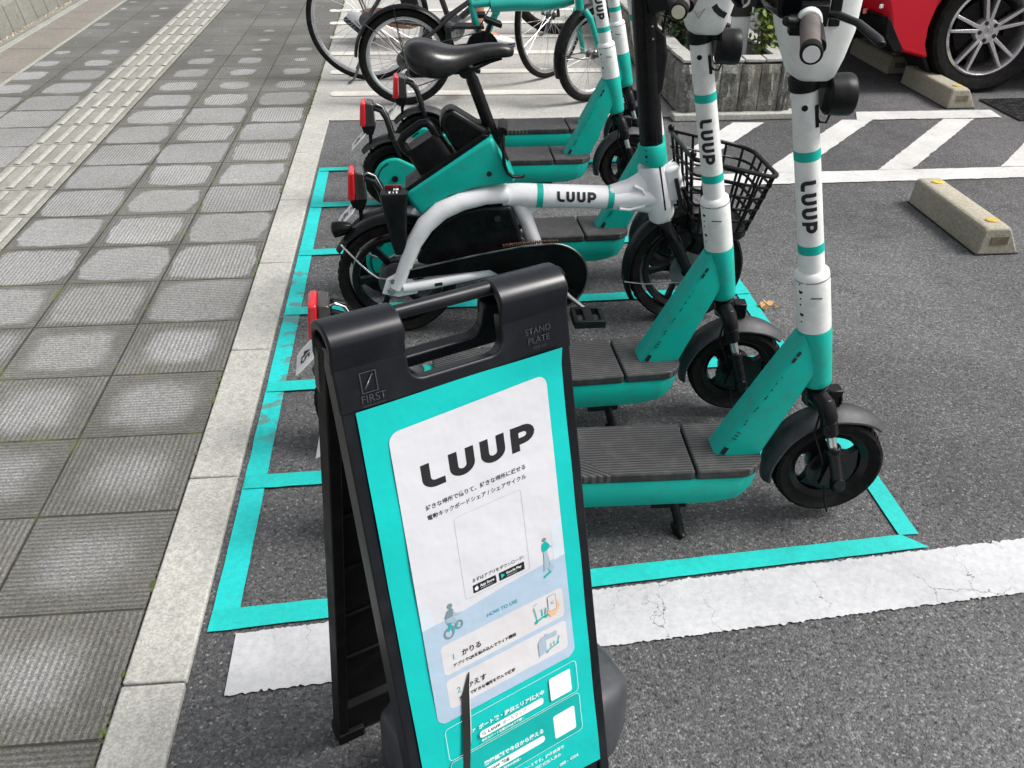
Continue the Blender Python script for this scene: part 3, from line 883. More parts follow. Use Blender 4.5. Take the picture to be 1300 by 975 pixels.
        b.tube([c0+Vector((.018, 0, .004)), c0+Vector((.040, s*.012, .004)), c0+Vector((.058, s*.045, .000)), c0+Vector((.066, s*.10, -.010)), c0+Vector((.066, s*.118, -.013))], [.011, .0095, .0085, .0105, .007], 12, flat=.6)
        b.build('brake_lever', 'satin', hb, bevel=.003)
        b = MB(); b.box(c0+Vector((-.018, s*.012, -.010)), (.030, .024, .026), (0, 0, s*.2)); b.tube([c0+Vector((-.024, s*.016, -.006)), c0+Vector((-.046, s*.026, .000))], [.010, .007], 10); b.build('thumb_lever', 'black', hb, bevel=.003)
    b = MB(); b.tube([(hx+.03, .10, hz), (hx+.06, .06, hz-.01), (hx+.05, .03, hz-.05)], .003, 6); b.build('cable', 'black', hb)
    return t

G = 'rental electric scooters standing in the row'
s1 = make_scooter()
SC = [((.362, .502, 0), -.022, .035, 'teal and white electric scooter nearest the camera, standing right behind the advertising board'),
      ((.287, .833, 0), .055, .05, 'second nearest scooter, its red tail lamp and white plate showing beside the advertising board'),
      ((.329, 1.675, 0), .035, -.005, 'electric scooter directly behind the white electric bicycle, its stem hidden by the black handlebar post'),
      ((.333, 2.445, 0), .0, .0, 'electric scooter beyond the bicycle saddle, with teal rear hub, second farthest of the row'),
      ((.449, 2.83, 0), .012, 0, 'farthest electric scooter, standing against the edge of the concrete bicycle pad')]
scoot = []
for i, (loc, rz, rx, lab) in enumerate(SC):
    o = s1 if i == 0 else copy_tree(s1)
    o.location = loc; o.rotation_euler = (rx, 0, rz)
    tag(o, lab, 'electric scooter', G); scoot.append(o)

# each scooter's steering is turned a little differently
TURN = ('stem', 'stem_clamp', 'headlight', 'head_shell', 'handlebar', 'grip', 'brake_lever', 'thumb_lever', 'fork_crown', 'fork_leg', 'front_wheel', 'front_mudguard', 'stem_hook', 'brake_hose')
pv = stem(.4)
for o, ang in zip(scoot, (0, -9, -3, 4, -5)):
    T = Matrix.Translation(pv) @ Matrix.Rotation(R(ang), 4, AX) @ Matrix.Translation(-pv)
    for ch in kids(o):
        if ch.name.split('.')[0] in TURN:
            ch.matrix_local = T @ ch.matrix_basis
for ch in kids(scoot[1]):
    if ch.name.startswith('grip'):
        for g_ in kids(ch):
            if g_.name.startswith('end_cap'):
                g_.data = g_.data.copy(); g_.data.materials[0] = MT['cream']

# only the second scooter shows the curved mark and the scratch on its head
for i, o in enumerate(scoot):
    if i == 1: continue
    for ch in kids(o):
        if ch.name.startswith('head_shell'):
            for g_ in kids(ch):
                if g_.name.startswith(('logo_mark', 'scratch')): bpy.data.objects.remove(g_)
# ------------------------------------------------------------------ white electric bicycle (local origin under the rear axle)
def spoke_wheel(t, name, c, RR, tw, rimw, m_tyre='rubber', m_rim='alloy', spokes=28, hubr=.016, hubw=.05, steer=None, rimd=.018):
    o = MB(); o.torus(c, RR-tw/2, tw/2, 'y', 72, 12); o = o.build(name, m_tyre, t)
    b = MB(); hw = rimw/2; r0 = RR-tw+.003
    b.lathe([(r0, -hw), (r0-rimd*.55, -hw*.95), (r0-rimd, -hw*.45), (r0-rimd, hw*.45), (r0-rimd*.55, hw*.95), (r0, hw)], c, 'y', 72, close_prof=True)
    rim = b.build('rim', m_rim, o)
    b = MB()
    for k in range(spokes):
        a = 2*math.pi*k/spokes; s = 1 if k % 2 else -1; da = (.75 if (k//2) % 2 else -.75)
        p0 = (c[0]+hubr*math.cos(a+da), c[1]+s*hubw*.42, c[2]+hubr*math.sin(a+da)); p1 = (c[0]+(r0-rimd+.002)*math.cos(a), c[1]+s*.003, c[2]+(r0-rimd+.002)*math.sin(a))
        b.tube([p0, p1], .0011, 4, cap=False)
    b.build('spokes', 'steel', o)
    b = MB(); b.lathe([(.001, -hubw/2-.02), (.006, -hubw/2-.02), (.006, -hubw/2), (hubr+.004, -hubw/2+.002), (hubr+.004, -hubw/2+.007), (hubr*.7, -hubw/2+.010), (hubr*.7, hubw/2-.010), (hubr+.004, hubw/2-.007), (hubr+.004, hubw/2-.002), (.006, hubw/2), (.006, hubw/2+.02), (.001, hubw/2+.02)], c, 'y', 20); b.build('hub', 'dark_steel', o)
    return o

eb = empty('electric_bicycle', (.48, 1.42, 0))
tag(eb, 'small white electric bicycle with teal battery cover, black basket and long black saddle post', 'electric bicycle')
t = eb
ER = .17
E0 = (0, 0, ER); E1 = (.845, 0, ER)
for nm, c in (('rear_wheel', E0), ('front_wheel', E1)):
    o = tyre_mb(c, ER, .056).build(nm, 'rubber', t)
    b = MB(); wheel_disc(b, c, ER-.040, .036, 6, R(17), .038 if nm == 'front_wheel' else .05); b.build('rim', 'satin', o)
    b = MB(); b.cyl((c[0], -.075, c[2]), (c[0], .075, c[2]), .008); b.lathe([(.02, -.034), (.055, -.034), (.055, -.030), (.02, -.030)], c, 'y', 30, close_prof=True); b.build('axle', 'dark_steel', o)
# main tube, head tube, gusset
b = MB(); b.tube([(.30, 0, .402), (.345, 0, .405), (.62, 0, .389), (.735, 0, .392)], [.033, .0325, .0325, .036], 24)
fr = b.build('main_tube', 'bike_white', t)
b = MB(); rings = []
for x, z0, z1, hy in ((.60, .358, .421, .028), (.655, .352, .440, .026), (.705, .344, .470, .027), (.738, .336, .482, .030)):
    ring = []
    for k in range(20):
        a = 2*math.pi*k/20; ca, sa = math.cos(a), math.sin(a)
        ring.append((x, math.copysign(abs(ca)**.7, ca)*hy, (z0+z1)/2+math.copysign(abs(sa)**.7, sa)*(z1-z0)/2))
    rings.append(ring)
b.loft(rings)
b.tube([(.668, -.027, .43), (.690, -.0285, .42), (.705, -.029, .395), (.70, -.0285, .372), (.66, -.028, .362), (.63, -.029, .366)], .0045, 8)
b.build('gusset', 'bike_white', t)
def hax(z): return Vector((.7405-.30*(z-.40), 0, z))
b = MB(); b.tube([hax(.322), hax(.33), hax(.475), hax(.484)], [.036, .0375, .0375, .036], 28); b.build('head_tube', 'bike_white', t)
b = MB(); b.box(hax(.43)+Vector((.052, 0, 0)), (.05, .052, .10), (0, R(-16), 0)); lk = b.build('basket_mount', 'bike_white', t, bevel=.010, seg=3)
b = MB(); b.box(hax(.41)+Vector((.058, -.0285, 0)), (.012, .006, .085), (0, R(-16), 0)); b.build('slot', 'ink', lk, bevel=.003)
def pax(z): return Vector((.7205-.138*(z-.484), 0, z))
b = MB(); b.tube([hax(.482), pax(.490), pax(.540), pax(.543)], [.036, .038, .038, .036], 28); tc = b.build('stem_collar', 'teal', t)
b = MB()
for z, r_ in ((.500, .0022), (.514, .004), (.531, .0022)):
    q = pax(z)+Vector((-.022, -.031, 0)); dn = Vector((-.57, -.82, 0)); b.cyl(q-dn*.004, q+dn*.0012, r_, 12)
b.build('collar_bolt', 'ink', tc)
for x in (.405, .605):
    b = MB(); b.tube([(x-.0085, 0, .405-.057*(x-.345)), (x+.0085, 0, .404-.057*(x-.345))], .0333, 28); b.build('teal_ring', 'teal', fr)
v, f = luup_geo(.030); b = MB()
vs_ = []
for x, y in v:
    X = .452+x; zc = .405-.057*(X-.345); an = (y-.016)/.0335+.30
    vs_.append((X, -.0335*math.cos(an), zc+.0335*math.sin(an)))
b.add(vs_, f); b.build('lettering', 'ink', fr, sharp=180)
# black folding stem
b = MB(); b.tube([pax(.535), pax(.56), pax(.74), pax(.86), pax(1.0)], [.0315, .0315, .0315, .0325, .030], 24)
st = b.build('handlebar_post', 'satin', t)
b = MB(); q = pax(.76); b.prism([(q.x+.022, .655), (q.x+.044, .69), (q.x+.050, .775), (q.x+.040, .83), (q.x+.006, .86), (q.x-.01, .83)], -.024, .024); b.build('folding_latch', 'black', st, bevel=.008, seg=3)
b = MB()
for z, yy in ((.822, -.030), (.853, -.030)): 
    q = pax(z); b.cyl((q.x+.012, -.026, z), (q.x+.013, -.032, z), .0028, 10)
b.build('bolt', 'steel', st)
b = MB(); q = pax(1.0); b.tube([(q.x-.10, -.27, 1.03), (q.x-.03, -.15, 1.035), (q.x, -.04, 1.012), (q.x, .04, 1.012), (q.x-.03, .15, 1.035), (q.x-.10, .27, 1.03)], .0125, 14); b.box((q.x+.02, 0, 1.0), (.07, .07, .07)); b.build('handlebar', 'black', t, bevel=.006)
b = MB(); b.box((q.x+.035, -.03, .925), (.05, .05, .07), (0, -.3, 0)); b.lathe([(.001, 0), (.022, 0), (.026, .03), (.024, .034), (.001, .034)], (q.x+.06, -.03, .90), 'x', 24); b.build('front_lamp', 'gloss', t, bevel=.004)
b = MB(); b.tube([(q.x+.02, -.10, 1.03), (q.x+.07, -.06, .98), (q.x+.065, -.02, .85), (q.x+.05, -.02, .70), (q.x+.07, -.03, .55), (.76, -.035, .36)], .0032, 6); b.tube([(q.x+.02, .10, 1.03), (q.x+.09, .05, .96), (q.x+.075, .02, .80), (q.x+.06, .0, .60)], .0032, 6); b.build('cable', 'black', t)
# rear triangle
b = MB()
for s in (-1, 1):
    b.tube([(-.005, s*.070, .165), (.018, s*.070, .215), (.052, s*.068, .30), (.085, s*.065, .350), (.130, s*.060, .388), (.185, s*.052, .410), (.25, s*.038, .420), (.31, s*.018, .415)], [.017, .019, .023, .0255, .0265, .0265, .026, .026], 18)
b.build('seat_stay', 'bike_white', t)
b = MB()
for s in (-1, 1):
    b.tube([(.015, s*.072, .166), (.10, s*.072, .178), (.20, s*.066, .196), (.30, s*.045, .205), (.40, s*.03, .205)], [.015, .0165, .0165, .0165, .018], 16)
    b.prism([(-.045, .150), (-.030, .195), (.000, .212), (.03, .198), (.055, .180), (.055, .148), (.0, .138)], s*.070-.004, s*.070+.004)
b.build('chain_stay', 'bike_white', t, bevel=.002)
b = MB(); b.cyl((-.018, -.084, .160), (-.018, -.070, .160), .0115, 6); b.cyl((-.018, -.090, .160), (-.018, -.07, .160), .006, 12); b.cyl((-.012, -.082, .190), (-.012, -.07, .190), .007, 12); b.build('axle_nut', 'steel', t)
b = MB(); b.box((.115, -.0905, .1815), (.022, .002, .009), (0, -.14, 0)); b.build('frame_sticker', 'ink', t)
b = MB(); b.tube([(.335, 0, .40), (.37, 0, .33), (.395, 0, .26), (.41, 0, .19)], [.022, .021, .021, .022], 16); b.build('seat_tube', 'bike_white', t)
b = MB(); b.prism([(.325, .385), (.42, .372), (.36, .335)], -.004, .004); b.build('frame_web', 'bike_white', t)
# belly cover, chain case
b = MB(); b.prism([(.055, .225), (.085, .29), (.125, .345), (.180, .376), (.25, .388), (.325, .385), (.352, .30), (.365, .22), (.2, .19)], -.040, .040); bc = b.build('belly_cover', 'satin', t, bevel=.010, seg=3)
b = MB(); b.cyl((.285, -.043, .352), (.285, -.038, .352), .009, 16); b.build('cover_plug', 'ink', bc)
b = MB()
arc = [(.435+.104*math.cos(R(a)), .185+.104*math.sin(R(a))) for a in range(95, -116, -10)]
poly = [(.025, .222), (.10, .238), (.22, .262), (.35, .284)] + arc + [(.36, .130), (.325, .165), (.30, .19), (.26, .215), (.12, .203), (.03, .196)]
b.prism(poly, -.082, -.072)
rim_ = poly
cc = b.build('chain_case', 'gloss', t, bevel=.003)
b = MB(); b.tube([(a, -.0825, c) for a, c in poly[:22]], .0028, 6); b.build('case_highlight', 'dark_steel', cc)  # grey tube standing in for the bright highlight along the case edge
b = MB(); b.cyl((.435, -.0835, .185), (.435, -.080, .185), .040, 28); b.build('case_hub', 'fender', cc, bevel=.001)
b = MB()
for k in range(26):
    x = .30+.006*k; z = .272+.012*math.sin((x-.27)*9); b.box((x, -.066, z+.006), (.0042, .009, .009), (0, .2*(k % 2), 0))
b.build('chain', 'chain', t, bevel=.001)
b = MB(); b.tube([(.44, -.088, .178), (.455, -.098, .166), (.485, -.108, .138), (.520, -.112, .108), (.530, -.114, .100)], [.013, .010, .0085, .0085, .010], 10, flat=.7); b.tube([(.44, .05, .178), (.40, .085, .225), (.36, .09, .262)], .009, 10); b.cyl((.44, -.092, .178), (.44, .06, .178), .014, 20); b.build('crank', 'dark_steel', t)
def pedal(cx, cy, cz):
    b = MB(); L, W = .088, .082
    for yy in (-W/2, W/2): b.box((cx, cy+yy, cz), (L, .012, .022))
    for xx in (-L/2+.006, 0, L/2-.006): b.box((cx+xx, cy, cz), (.012 if xx else .026, W, .020))
    for i in range(5):
        for s in (-1, 1): b.box((cx+s*L/2, cy-W/2+.016*i+.008, cz), (.006, .007, .014))
    return b.build('pedal', 'black', t, bevel=.002)
pedal(.530, -.165, .098); pedal(.35, .14, .268)
# teal battery cover and battery pack
b = MB(); rings = []
out = [(.030, .432), (.072, .374), (.100, .392), (.150, .425), (.22, .447), (.30, .456), (.332, .462), (.330, .480), (.300, .530), (.272, .583), (.255, .580)]
for s, k in ((-.060, .0), (-.050, 1), (.050, 1), (.060, 0)):
    cx, cz = .19, .47
    rings.append([(cx+(a-cx)*(1 if k else .955), s, cz+(c-cz)*(1 if k else .90)) for a, c in out])
b.loft(rings); sh = b.build('battery_cover', 'teal', t, bevel=.005, seg=3, sharp=60)
b = MB(); b.cyl((.262, -.0605, .487), (.262, -.056, .487), .0075, 16); b.build('cover_screw', 'ink', sh)
b = MB(); b.prism([(.040, .437), (.255, .578), (.262, .588), (.245, .590), (.035, .448)], -.050, .050); b.build('cover_rim', 'black', sh, bevel=.002)
def slant(pts, c0=(.075, .470), ang=R(32)):
    ca, sa = math.cos(ang), math.sin(ang)
    return [(c0[0]+x*ca-y*sa, c0[1]+x*sa+y*ca) for x, y in pts]
b = MB(); rings = []
for h, x0, x1, hy in ((-.02, .002, .115, .040), (.05, .006, .113, .039), (.078, .010, .110, .037)):
    ring = []
    for k in range(24):
        a = 2*math.pi*k/24; ca, sa = math.cos(a), math.sin(a)
        px = (x0+x1)/2+math.copysign(abs(ca)**.45, ca)*(x1-x0)/2; py = math.copysign(abs(sa)**.45, sa)*hy
        q = slant([(px, h)])[0]; ring.append((q[0], py, q[1]))
    rings.append(ring)
b.loft(rings); bp = b.build('battery_pack', 'black', t, sharp=50)
b = MB(); pth = []
for x, h in ((.016, .066), (.012, .090), (.016, .108), (.032, .116), (.085, .118), (.101, .111), (.105, .092), (.104, .066)):
    q = slant([(x, h)])[0]; pth.append((q[0], -.022, q[1]))
b.tube(pth, .0118, 12); b.build('carry_handle', 'black', bp)
b = MB(); b.prism(slant([(.122, -.02), (.124, .088), (.150, .112), (.178, .108), (.222, .015), (.220, -.01)]), -.036, .036); b.build('battery_lock', 'satin', t, bevel=.012, seg=3)
b = MB(); b.prism(slant([(.004, .0), (.22, .0), (.235, .010), (.235, .020), (.0, .012)], (.075, .462)), -.044, .044); b.build('pack_tray', 'black', t, bevel=.003)
# seat post, clamp, saddle
b = MB(); b.tube([(.305, 0, .50), (.262, 0, .615), (.224, 0, .72), (.219, 0, .733), (.214, 0, .752)], [.0165, .0165, .0165, .0135, .0135], 20); b.build('seat_post', 'satin', t)
b = MB(); b.tube([(.288, 0, .555), (.283, 0, .582)], .023, 20); b.cyl((.298, -.05, .596), (.306, .03, .598), .013, 16); b.cyl((.285, -.02, .580), (.31, -.03, .594), .012, 12)
b.tube([(.300, -.052, .590), (.299, -.064, .560), (.302, -.066, .515), (.310, -.066, .492), (.326, -.066, .480), (.352, -.066, .478), (.357, -.066, .484)], [.008, .008, .008, .008, .008, .007, .005], 10, flat=.6)
b.build('seat_clamp', 'black', t, bevel=.002)
# saddle: cross sections from tail to nose (x, half width, top z, edge z, middle dip)
b = MB(); rings = []
for x, hw, zt, zb in ((.050, .034, .806, .786), (.058, .062, .820, .770), (.080, .082, .829, .752), (.115, .088, .825, .744), (.150, .078, .812, .741), (.180, .060, .804, .752), (.215, .044, .806, .768), (.255, .033, .813, .780), (.295, .028, .814, .782), (.320, .024, .808, .781), (.333, .012, .799, .785)):
    ring = []
    n = 14
    for k in range(n+1):
        a = math.pi*k/n; y = -math.cos(a)*hw; s = math.sin(a)
        zz = zb+(zt-zb)*(s**.60) - .006*max(0, 1-abs(y)/(hw*.35))*(1 if x < .16 else .3)
        ring.append((x, y, zz))
    ring += [(x, hw*.80, zb-.004), (x, hw*.4, zb+.002), (x, -hw*.4, zb+.002), (x, -hw*.80, zb-.004)]
    rings.append(ring)
b.loft(rings); sd_ = b.build('saddle', 'saddle', t, sharp=70, sub=1)
b = MB()
for s in (-1, 1): b.tube([(.075, s*.030, .758), (.12, s*.024, .742), (.21, s*.022, .744), (.27, s*.014, .768), (.30, s*.008, .775)], .0038, 8)
b.cyl((.205, -.022, .745), (.205, .022, .745), .017, 16)
b.build('saddle_rail', 'black', sd_)
b = MB(); b.box((.11, 0, .752), (.10, .10, .03)); b.build('saddle_base', 'black', sd_, bevel=.012, seg=3)
# ring lock, mudguards, tail lamp
b = MB(); rings = []
for z, x0, x1, hy in ((.268, -.014, .012, .014), (.30, -.022, .020, .020), (.395, -.038, .026, .028), (.440, -.044, .030, .030), (.447, -.040, .032, .028)):
    ring = []
    for k in range(20):
        a = 2*math.pi*k/20; ca, sa = math.cos(a), math.sin(a)
        ring.append(((x0+x1)/2+.012+math.copysign(abs(ca)**.4, ca)*(x1-x0)/2, -.062+math.copysign(abs(sa)**.4, sa)*hy, z+.0*x0))
    rings.append(ring)
b.loft(rings); rk = b.build('wheel_lock', 'black', t, sharp=45)
b = MB(); b.box((.003, -.036, .4505), (.046, .007, .010)); b.build('lock_strip', 'red_dark', rk, bevel=.002)
b = MB()
for x, y, lx, ly in ((.002, -.050, .004, .012), (.010, -.050, .008, .012), (-.010, -.074, .004, .014), (.000, -.074, .002, .013), (.009, -.074, .004, .014), (.004, -.050, .002, .012)): b.box((x+.004, y, .4478), (lx, ly, .001))
b.build('lock_marks', 'plate', rk)
b = MB(); fender_arc(b, E0, ER+.022, 152, 52, .066, .004, .45, 30, .3); b.build('rear_mudguard', 'satin', t, bevel=.001)
b = MB(); b.lathe([(.001, .0), (.010, .002), (.017, .012), (.022, .036), (.0225, .052), (.021, .054), (.001, .054)], (0, 0, 0), 'x', 24)
tl = b.build('tail_lamp', 'satin', t, loc=(-.118, 0, .325)); tl.rotation_euler = (0, R(8), R(180))
b = MB(); b.lathe([(.001, .0585), (.016, .058), (.0205, .0545)], (0, 0, 0), 'x', 24); b.build('red_lens', 'red_dark', tl)
for pth in [[(-.152, s*.030, .285), (-.10, s*.05, .232), (-.075, s*.060, .210), (-.055, s*.068, .198), (-.012, s*.073, .190)] for s in (-1, 1)] + [[(E1[0]-.185, -.030, E1[2]-.030), (E1[0]-.13, -.06, .145), (E1[0]-.02, -.066, .150), (E1[0], -.066, .165)]]:
    b = MB(); b.tube(pth, .0026, 8); b.build('mudguard_stay', 'steel', t)
b = MB(); fender_arc(b, E1, ER+.020, 212, 60, .066, .004, .45, 34, .25); b.build('front_mudguard', 'satin', t, bevel=.001)
b = MB()
for s in (-1, 1): b.tube([(.768, s*.030, .320), (.778, s*.046, .295), (.800, s*.052, .255), (.838, s*.054, .18), (.845, s*.054, .165)], [.020, .021, .019, .014, .012], 16, flat=.9)
b.tube([(.763, 0, .335), (.766, 0, .300)], .030, 24); b.box((.772, 0, .302), (.05, .085, .035))
b.build('fork', 'satin', t, bevel=.006)
# wire basket
b = MB(); bw = .165
def bring(z, x0, x1, hw, rr=.05, n=5):
    p = []
    for cx, cy, a0 in ((x1-rr, hw-rr, 0), (x0+.012, hw-.012, 90), (x0+.012, -hw+.012, 180), (x1-rr, -hw+rr, 270)):
        q = rr if a0 in (0, 270) else .012
        p += [(cx+q*math.cos(R(a0+90*i/n)), cy+q*math.sin(R(a0+90*i/n)), z) for i in range(n+1)]
    return p
def bz(x, f): return 0
top = [(x, y, .540-(x-.79)*.25) for x, y, z in bring(0, .795, 1.045, .135)]
bot = [(x, y, .315) for x, y, z in bring(0, .830, .995, .105)]
def lev(t_): return [tuple(Vector(a).lerp(Vector(c), t_)) for a, c in zip(bot, top)]
b.tube(top, .0062, 8, closed=True)
for t_ in (.0, .2, .4, .6, .8): b.tube(lev(t_), .0042, 6, closed=True)
def at_(loop, s):
    L = [0]; pts = loop+[loop[0]]
    for i in range(len(loop)): L.append(L[-1]+(Vector(pts[i+1])-Vector(pts[i])).length)
    s = s % 1*L[-1]
    for i in range(len(loop)):
        if L[i+1] >= s: return Vector(pts[i]).lerp(Vector(pts[i+1]), (s-L[i])/max(1e-9, L[i+1]-L[i]))
for k in range(19):
    b.tube([at_(bot, k/19), at_(lev(.5), k/19), at_(top, k/19)], .0042, 6)
b.sphere((.797, -.122, .548), .010, 10); b.sphere((.797, .122, .548), .010, 10)
bk = b.build('basket', 'satin', t)
b = MB(); b.prism([(.835, -.10), (.965, -.10), (.992, -.07), (.992, .07), (.965, .10), (.835, .10)], .285, .318, 'xy'); b.build('basket_tray', 'black', bk, bevel=.01)
b = MB(); b.tube([(.80, -.05, .43), (.83, -.05, .36), (.84, -.05, .32)], .008, 8); b.tube([(.80, .05, .43), (.83, .05, .36), (.84, .05, .32)], .008, 8); b.build('basket_strut', 'satin', bk)
b = MB(); b.tube([(.245, -.050, .19), (.25, -.072, .10), (.255, -.092, .012)], [.014, .012, .011], 10); b.box((.258, -.096, .008), (.04, .03, .012)); b.build('kickstand', 'satin', t, bevel=.002)
# ------------------------------------------------------------------ advertising A-board
MT['sign_black'] = simple('sign_black_plastic', (.0055, .007, .0098), .31, spec=.33, var=.18, scale=5, dirt=(.05, .055, .06), dirt_amt=.25, bump=.06, bscale=900)
MT['sign_dark'] = simple('sign_rough_black', (.006, .006, .0063), .6, spec=.2, var=.3, dirt=(.04, .04, .038), dirt_amt=.3)
MT['sign_grey'] = simple('grey_weight_plastic', (.045, .048, .054), .42, var=.12, dirt=(.2, .2, .2), dirt_amt=.2)
def poster_mat(name, col, var=.05):
    q = NB(name); co = q.obj()
    n1 = q.noise(co, 9, 4); n2 = q.noise(co, 3.5, 5, .6)
    c = q.mul(col, q.ramp(n1, .3, .7, 1-var, 1+var))
    q.bump(q.math('ADD', q.math('MULTIPLY', n2, 1.0), q.math('MULTIPLY', n1, .25)), .35, .02)
    return q.done(c, .30, coat=.15)
MT['p_teal'] = poster_mat('poster_teal', (.001, .50, .46))
MT['p_white'] = poster_mat('poster_white', (.62, .62, .65))
MT['p_blue'] = poster_mat('poster_pale_blue', (.40, .51, .63))
MT['p_card'] = poster_mat('poster_card', (.63, .615, .625))
MT['p_txt'] = poster_mat('poster_white_text', (.80, .86, .86))
MT['p_grey'] = poster_mat('poster_grey', (.17, .25, .28))
MT['p_mid'] = poster_mat('poster_mid_blue', (.34, .44, .52))
MT['p_orange'] = poster_mat('poster_orange', (.75, .47, .26))
MT['p_deep'] = poster_mat('poster_deep_teal', (.001, .40, .365))
MT['tear'] = simple('torn_gap', (.018, .017, .014), .7, var=.3)

al, be, sx_, sy2, SH, gm = .4475, .2074, .5839, -.1313, .8548, .0119
sg = empty('advertising_board', (sx_, sy2, 0), al)
tag(sg, 'black plastic A-board with a teal and white poster at the front of the bays', 'A-board sign')
# local axes: x along the board, -y towards the reader, ridge at z = SH
W2 = .1465
def face(s):  # frame of a leg panel: origin on the ridge, local x right, local y outward, local z up along the panel
    return Matrix.Translation((0, -s*.020, SH)) @ Matrix.Rotation(-gm, 4, 'Y') @ Matrix.Rotation(-s*be, 4, 'X')
LEN = SH/math.cos(be)
for s, nm in ((1, 'front_panel'), (-1, 'back_panel')):
    M = face(s)
    L = LEN+(.0 if s > 0 else -.004)
    b = MB(); b.xf = M
    y = -s
    def bx(x0, x1, d0, d1, y0, y1): b.box(((x0+x1)/2, y*(y0+y1)/2, -(d0+d1)/2), (x1-x0, abs(y1-y0), d1-d0))
    # frame rails; the back of the poster board sits between them
    bx(-W2, -W2+.016, .012, L-.006, -.030, .000); bx(W2-.016, W2, .012, L-.006, -.030, .000)
    bx(-W2+.016, W2-.016, .150, L-.055, -.012, -.004)
    bx(-W2+.016, W2-.016, L-.095, L-.012, -.026, .000)
    for k in range(5): bx(-W2+.016, W2-.016, .20+.11*k, .204+.11*k, -.018, -.012)
    for xx in (-W2+.02, W2-.02): bx(xx-.022, xx+.022, L-.03, L, -.034, .004)
    pn = b.build(nm, 'sign_black' if s > 0 else 'sign_dark', sg, bevel=.004, seg=2)
    if s > 0: front = pn
# moulded shoulders left and right of the handle recess: a rounded cap over both panels
Mf = face(1)
def cap_section(d):
    """half profile in the yz plane of the outside of the cap, front side, from depth d up to the ridge"""
    p = Mf @ Vector((0, 0, -d)); return p.y, p.z
cap = MB()
def shoulder(x0, x1, d_end):
    yb, zb = cap_section(d_end)
    prof = [(yb-.0015, zb), (cap_section(.028)[0]-.002, cap_section(.028)[1])]
    R0 = .030
    for k in range(9):
        a = R(185-10*k if False else 168-17*k)
        prof.append((R0*math.cos(a)*1.0, SH-.012+R0*.75*math.sin(a)))
    pts = prof
    back = [(-yy, zz) for yy, zz in reversed(prof[:2])]
    outer = pts+back
    inner = [(yy*.78, zz-.010 if zz > SH-.05 else zz) for yy, zz in reversed(outer)]
    n = len(outer)
    cap.prism([(yy, zz) for yy, zz in outer+inner], x0, x1, 'yz')
for xa, xb in ((-W2-.002, -.062), (.056, W2+.002)):
    cap = MB(); shoulder(xa, xb, .036); cap.build('shoulder_cap', 'sign_black', sg, bevel=.0025, seg=2, sharp=50)
b = MB(); b.tube([(-.066, 0, SH+.0005), (.06, 0, SH+.0015)], .0085, 18); b.build('carry_handle', 'sign_black', sg)
# face plates with a U-shaped hand recess, front and back
for s in (1, -1):
    b = MB(); b.xf = face(s); y = -s
    def rc(cx, cz, r, a0, a1): return [(cx+r*math.cos(R(a0+(a1-a0)*i/6)), cz+r*math.sin(R(a0+(a1-a0)*i/6))) for i in range(7)]
    out = [(-W2-.0015, -.024), (-.0625, -.024)] + rc(-.045, -.051, .017, 180, 270) + rc(.039, -.051, .017, 270, 360) + [(.0565, -.024), (W2+.0015, -.024), (W2+.0015, -.0862), (-W2-.0015, -.0862)]
    b.prism(out, y*.0012, y*-.016, 'xz'); b.build('face_plate', 'sign_black', sg, bevel=.003, seg=3)
# embossed marks
def emboss(v, f, ox, oy, lift=.0030):
    b = MB(); b.xf = Mf; b.add([(x+ox, -lift, y+oy) for x, y in v], f); b.build('embossed_mark', MT.setdefault('emboss', simple('emboss_sheen', (.045, .05, .058), .3)), front, sharp=180)
v, f = stroke2d([(-.120, -.066), (-.102, -.066), (-.102, -.043), (-.120, -.043)], .0011, True); emboss(v, f, 0, 0)
v, f = stroke2d([(-.117, -.062), (-.105, -.046), (-.112, -.058), (-.117, -.062)], .0012); emboss(v, f, 0, 0)
v, f = text_geo('FIRST', .0125, 'CENTER'); emboss([(x, y) for x, y, z in v], f, -.1085, -.0772)
v, f = text_geo('MADE IN JAPAN', .0038, 'CENTER'); emboss([(x, y) for x, y, z in v], f, -.1085, -.0822)
for tx, yy in (('STAND', -.056), ('PLATE', -.0675)):
    v, f = text_geo(tx, .0110, 'CENTER'); emboss([(x, y) for x, y, z in v], f, .103, yy)
v, f = text_geo('FIRST CO', .0045, 'CENTER'); emboss([(x, y) for x, y, z in v], f, .103, -.0745)
# water weight between the legs, its end sticking out on the right
b = MB(); rings = []
for x, k in ((-.105, .8), (-.10, .9), (-.08, 1), (.17, 1), (.225, .86), (.258, .62), (.266, .50), (.268, .40)):
    ring = []
    for j in range(20):
        a = 2*math.pi*j/20; ca, sa = math.cos(a), math.sin(a)
        ring.append((x, .0+-.02+math.copysign(abs(ca)**.3, ca)*.095*k, .100+math.copysign(abs(sa)**.3, sa)*.085*(.35+.65*k)))
    rings.append(ring)
b.loft(rings); wt_ = b.build('water_weight', 'sign_grey', sg, sharp=30, bevel=.006)
b = MB()
b.cyl((.12, -.02, .184), (.12, -.02, .198), .018, 20); b.build('filler_cap', 'sign_dark', wt_, bevel=.002)

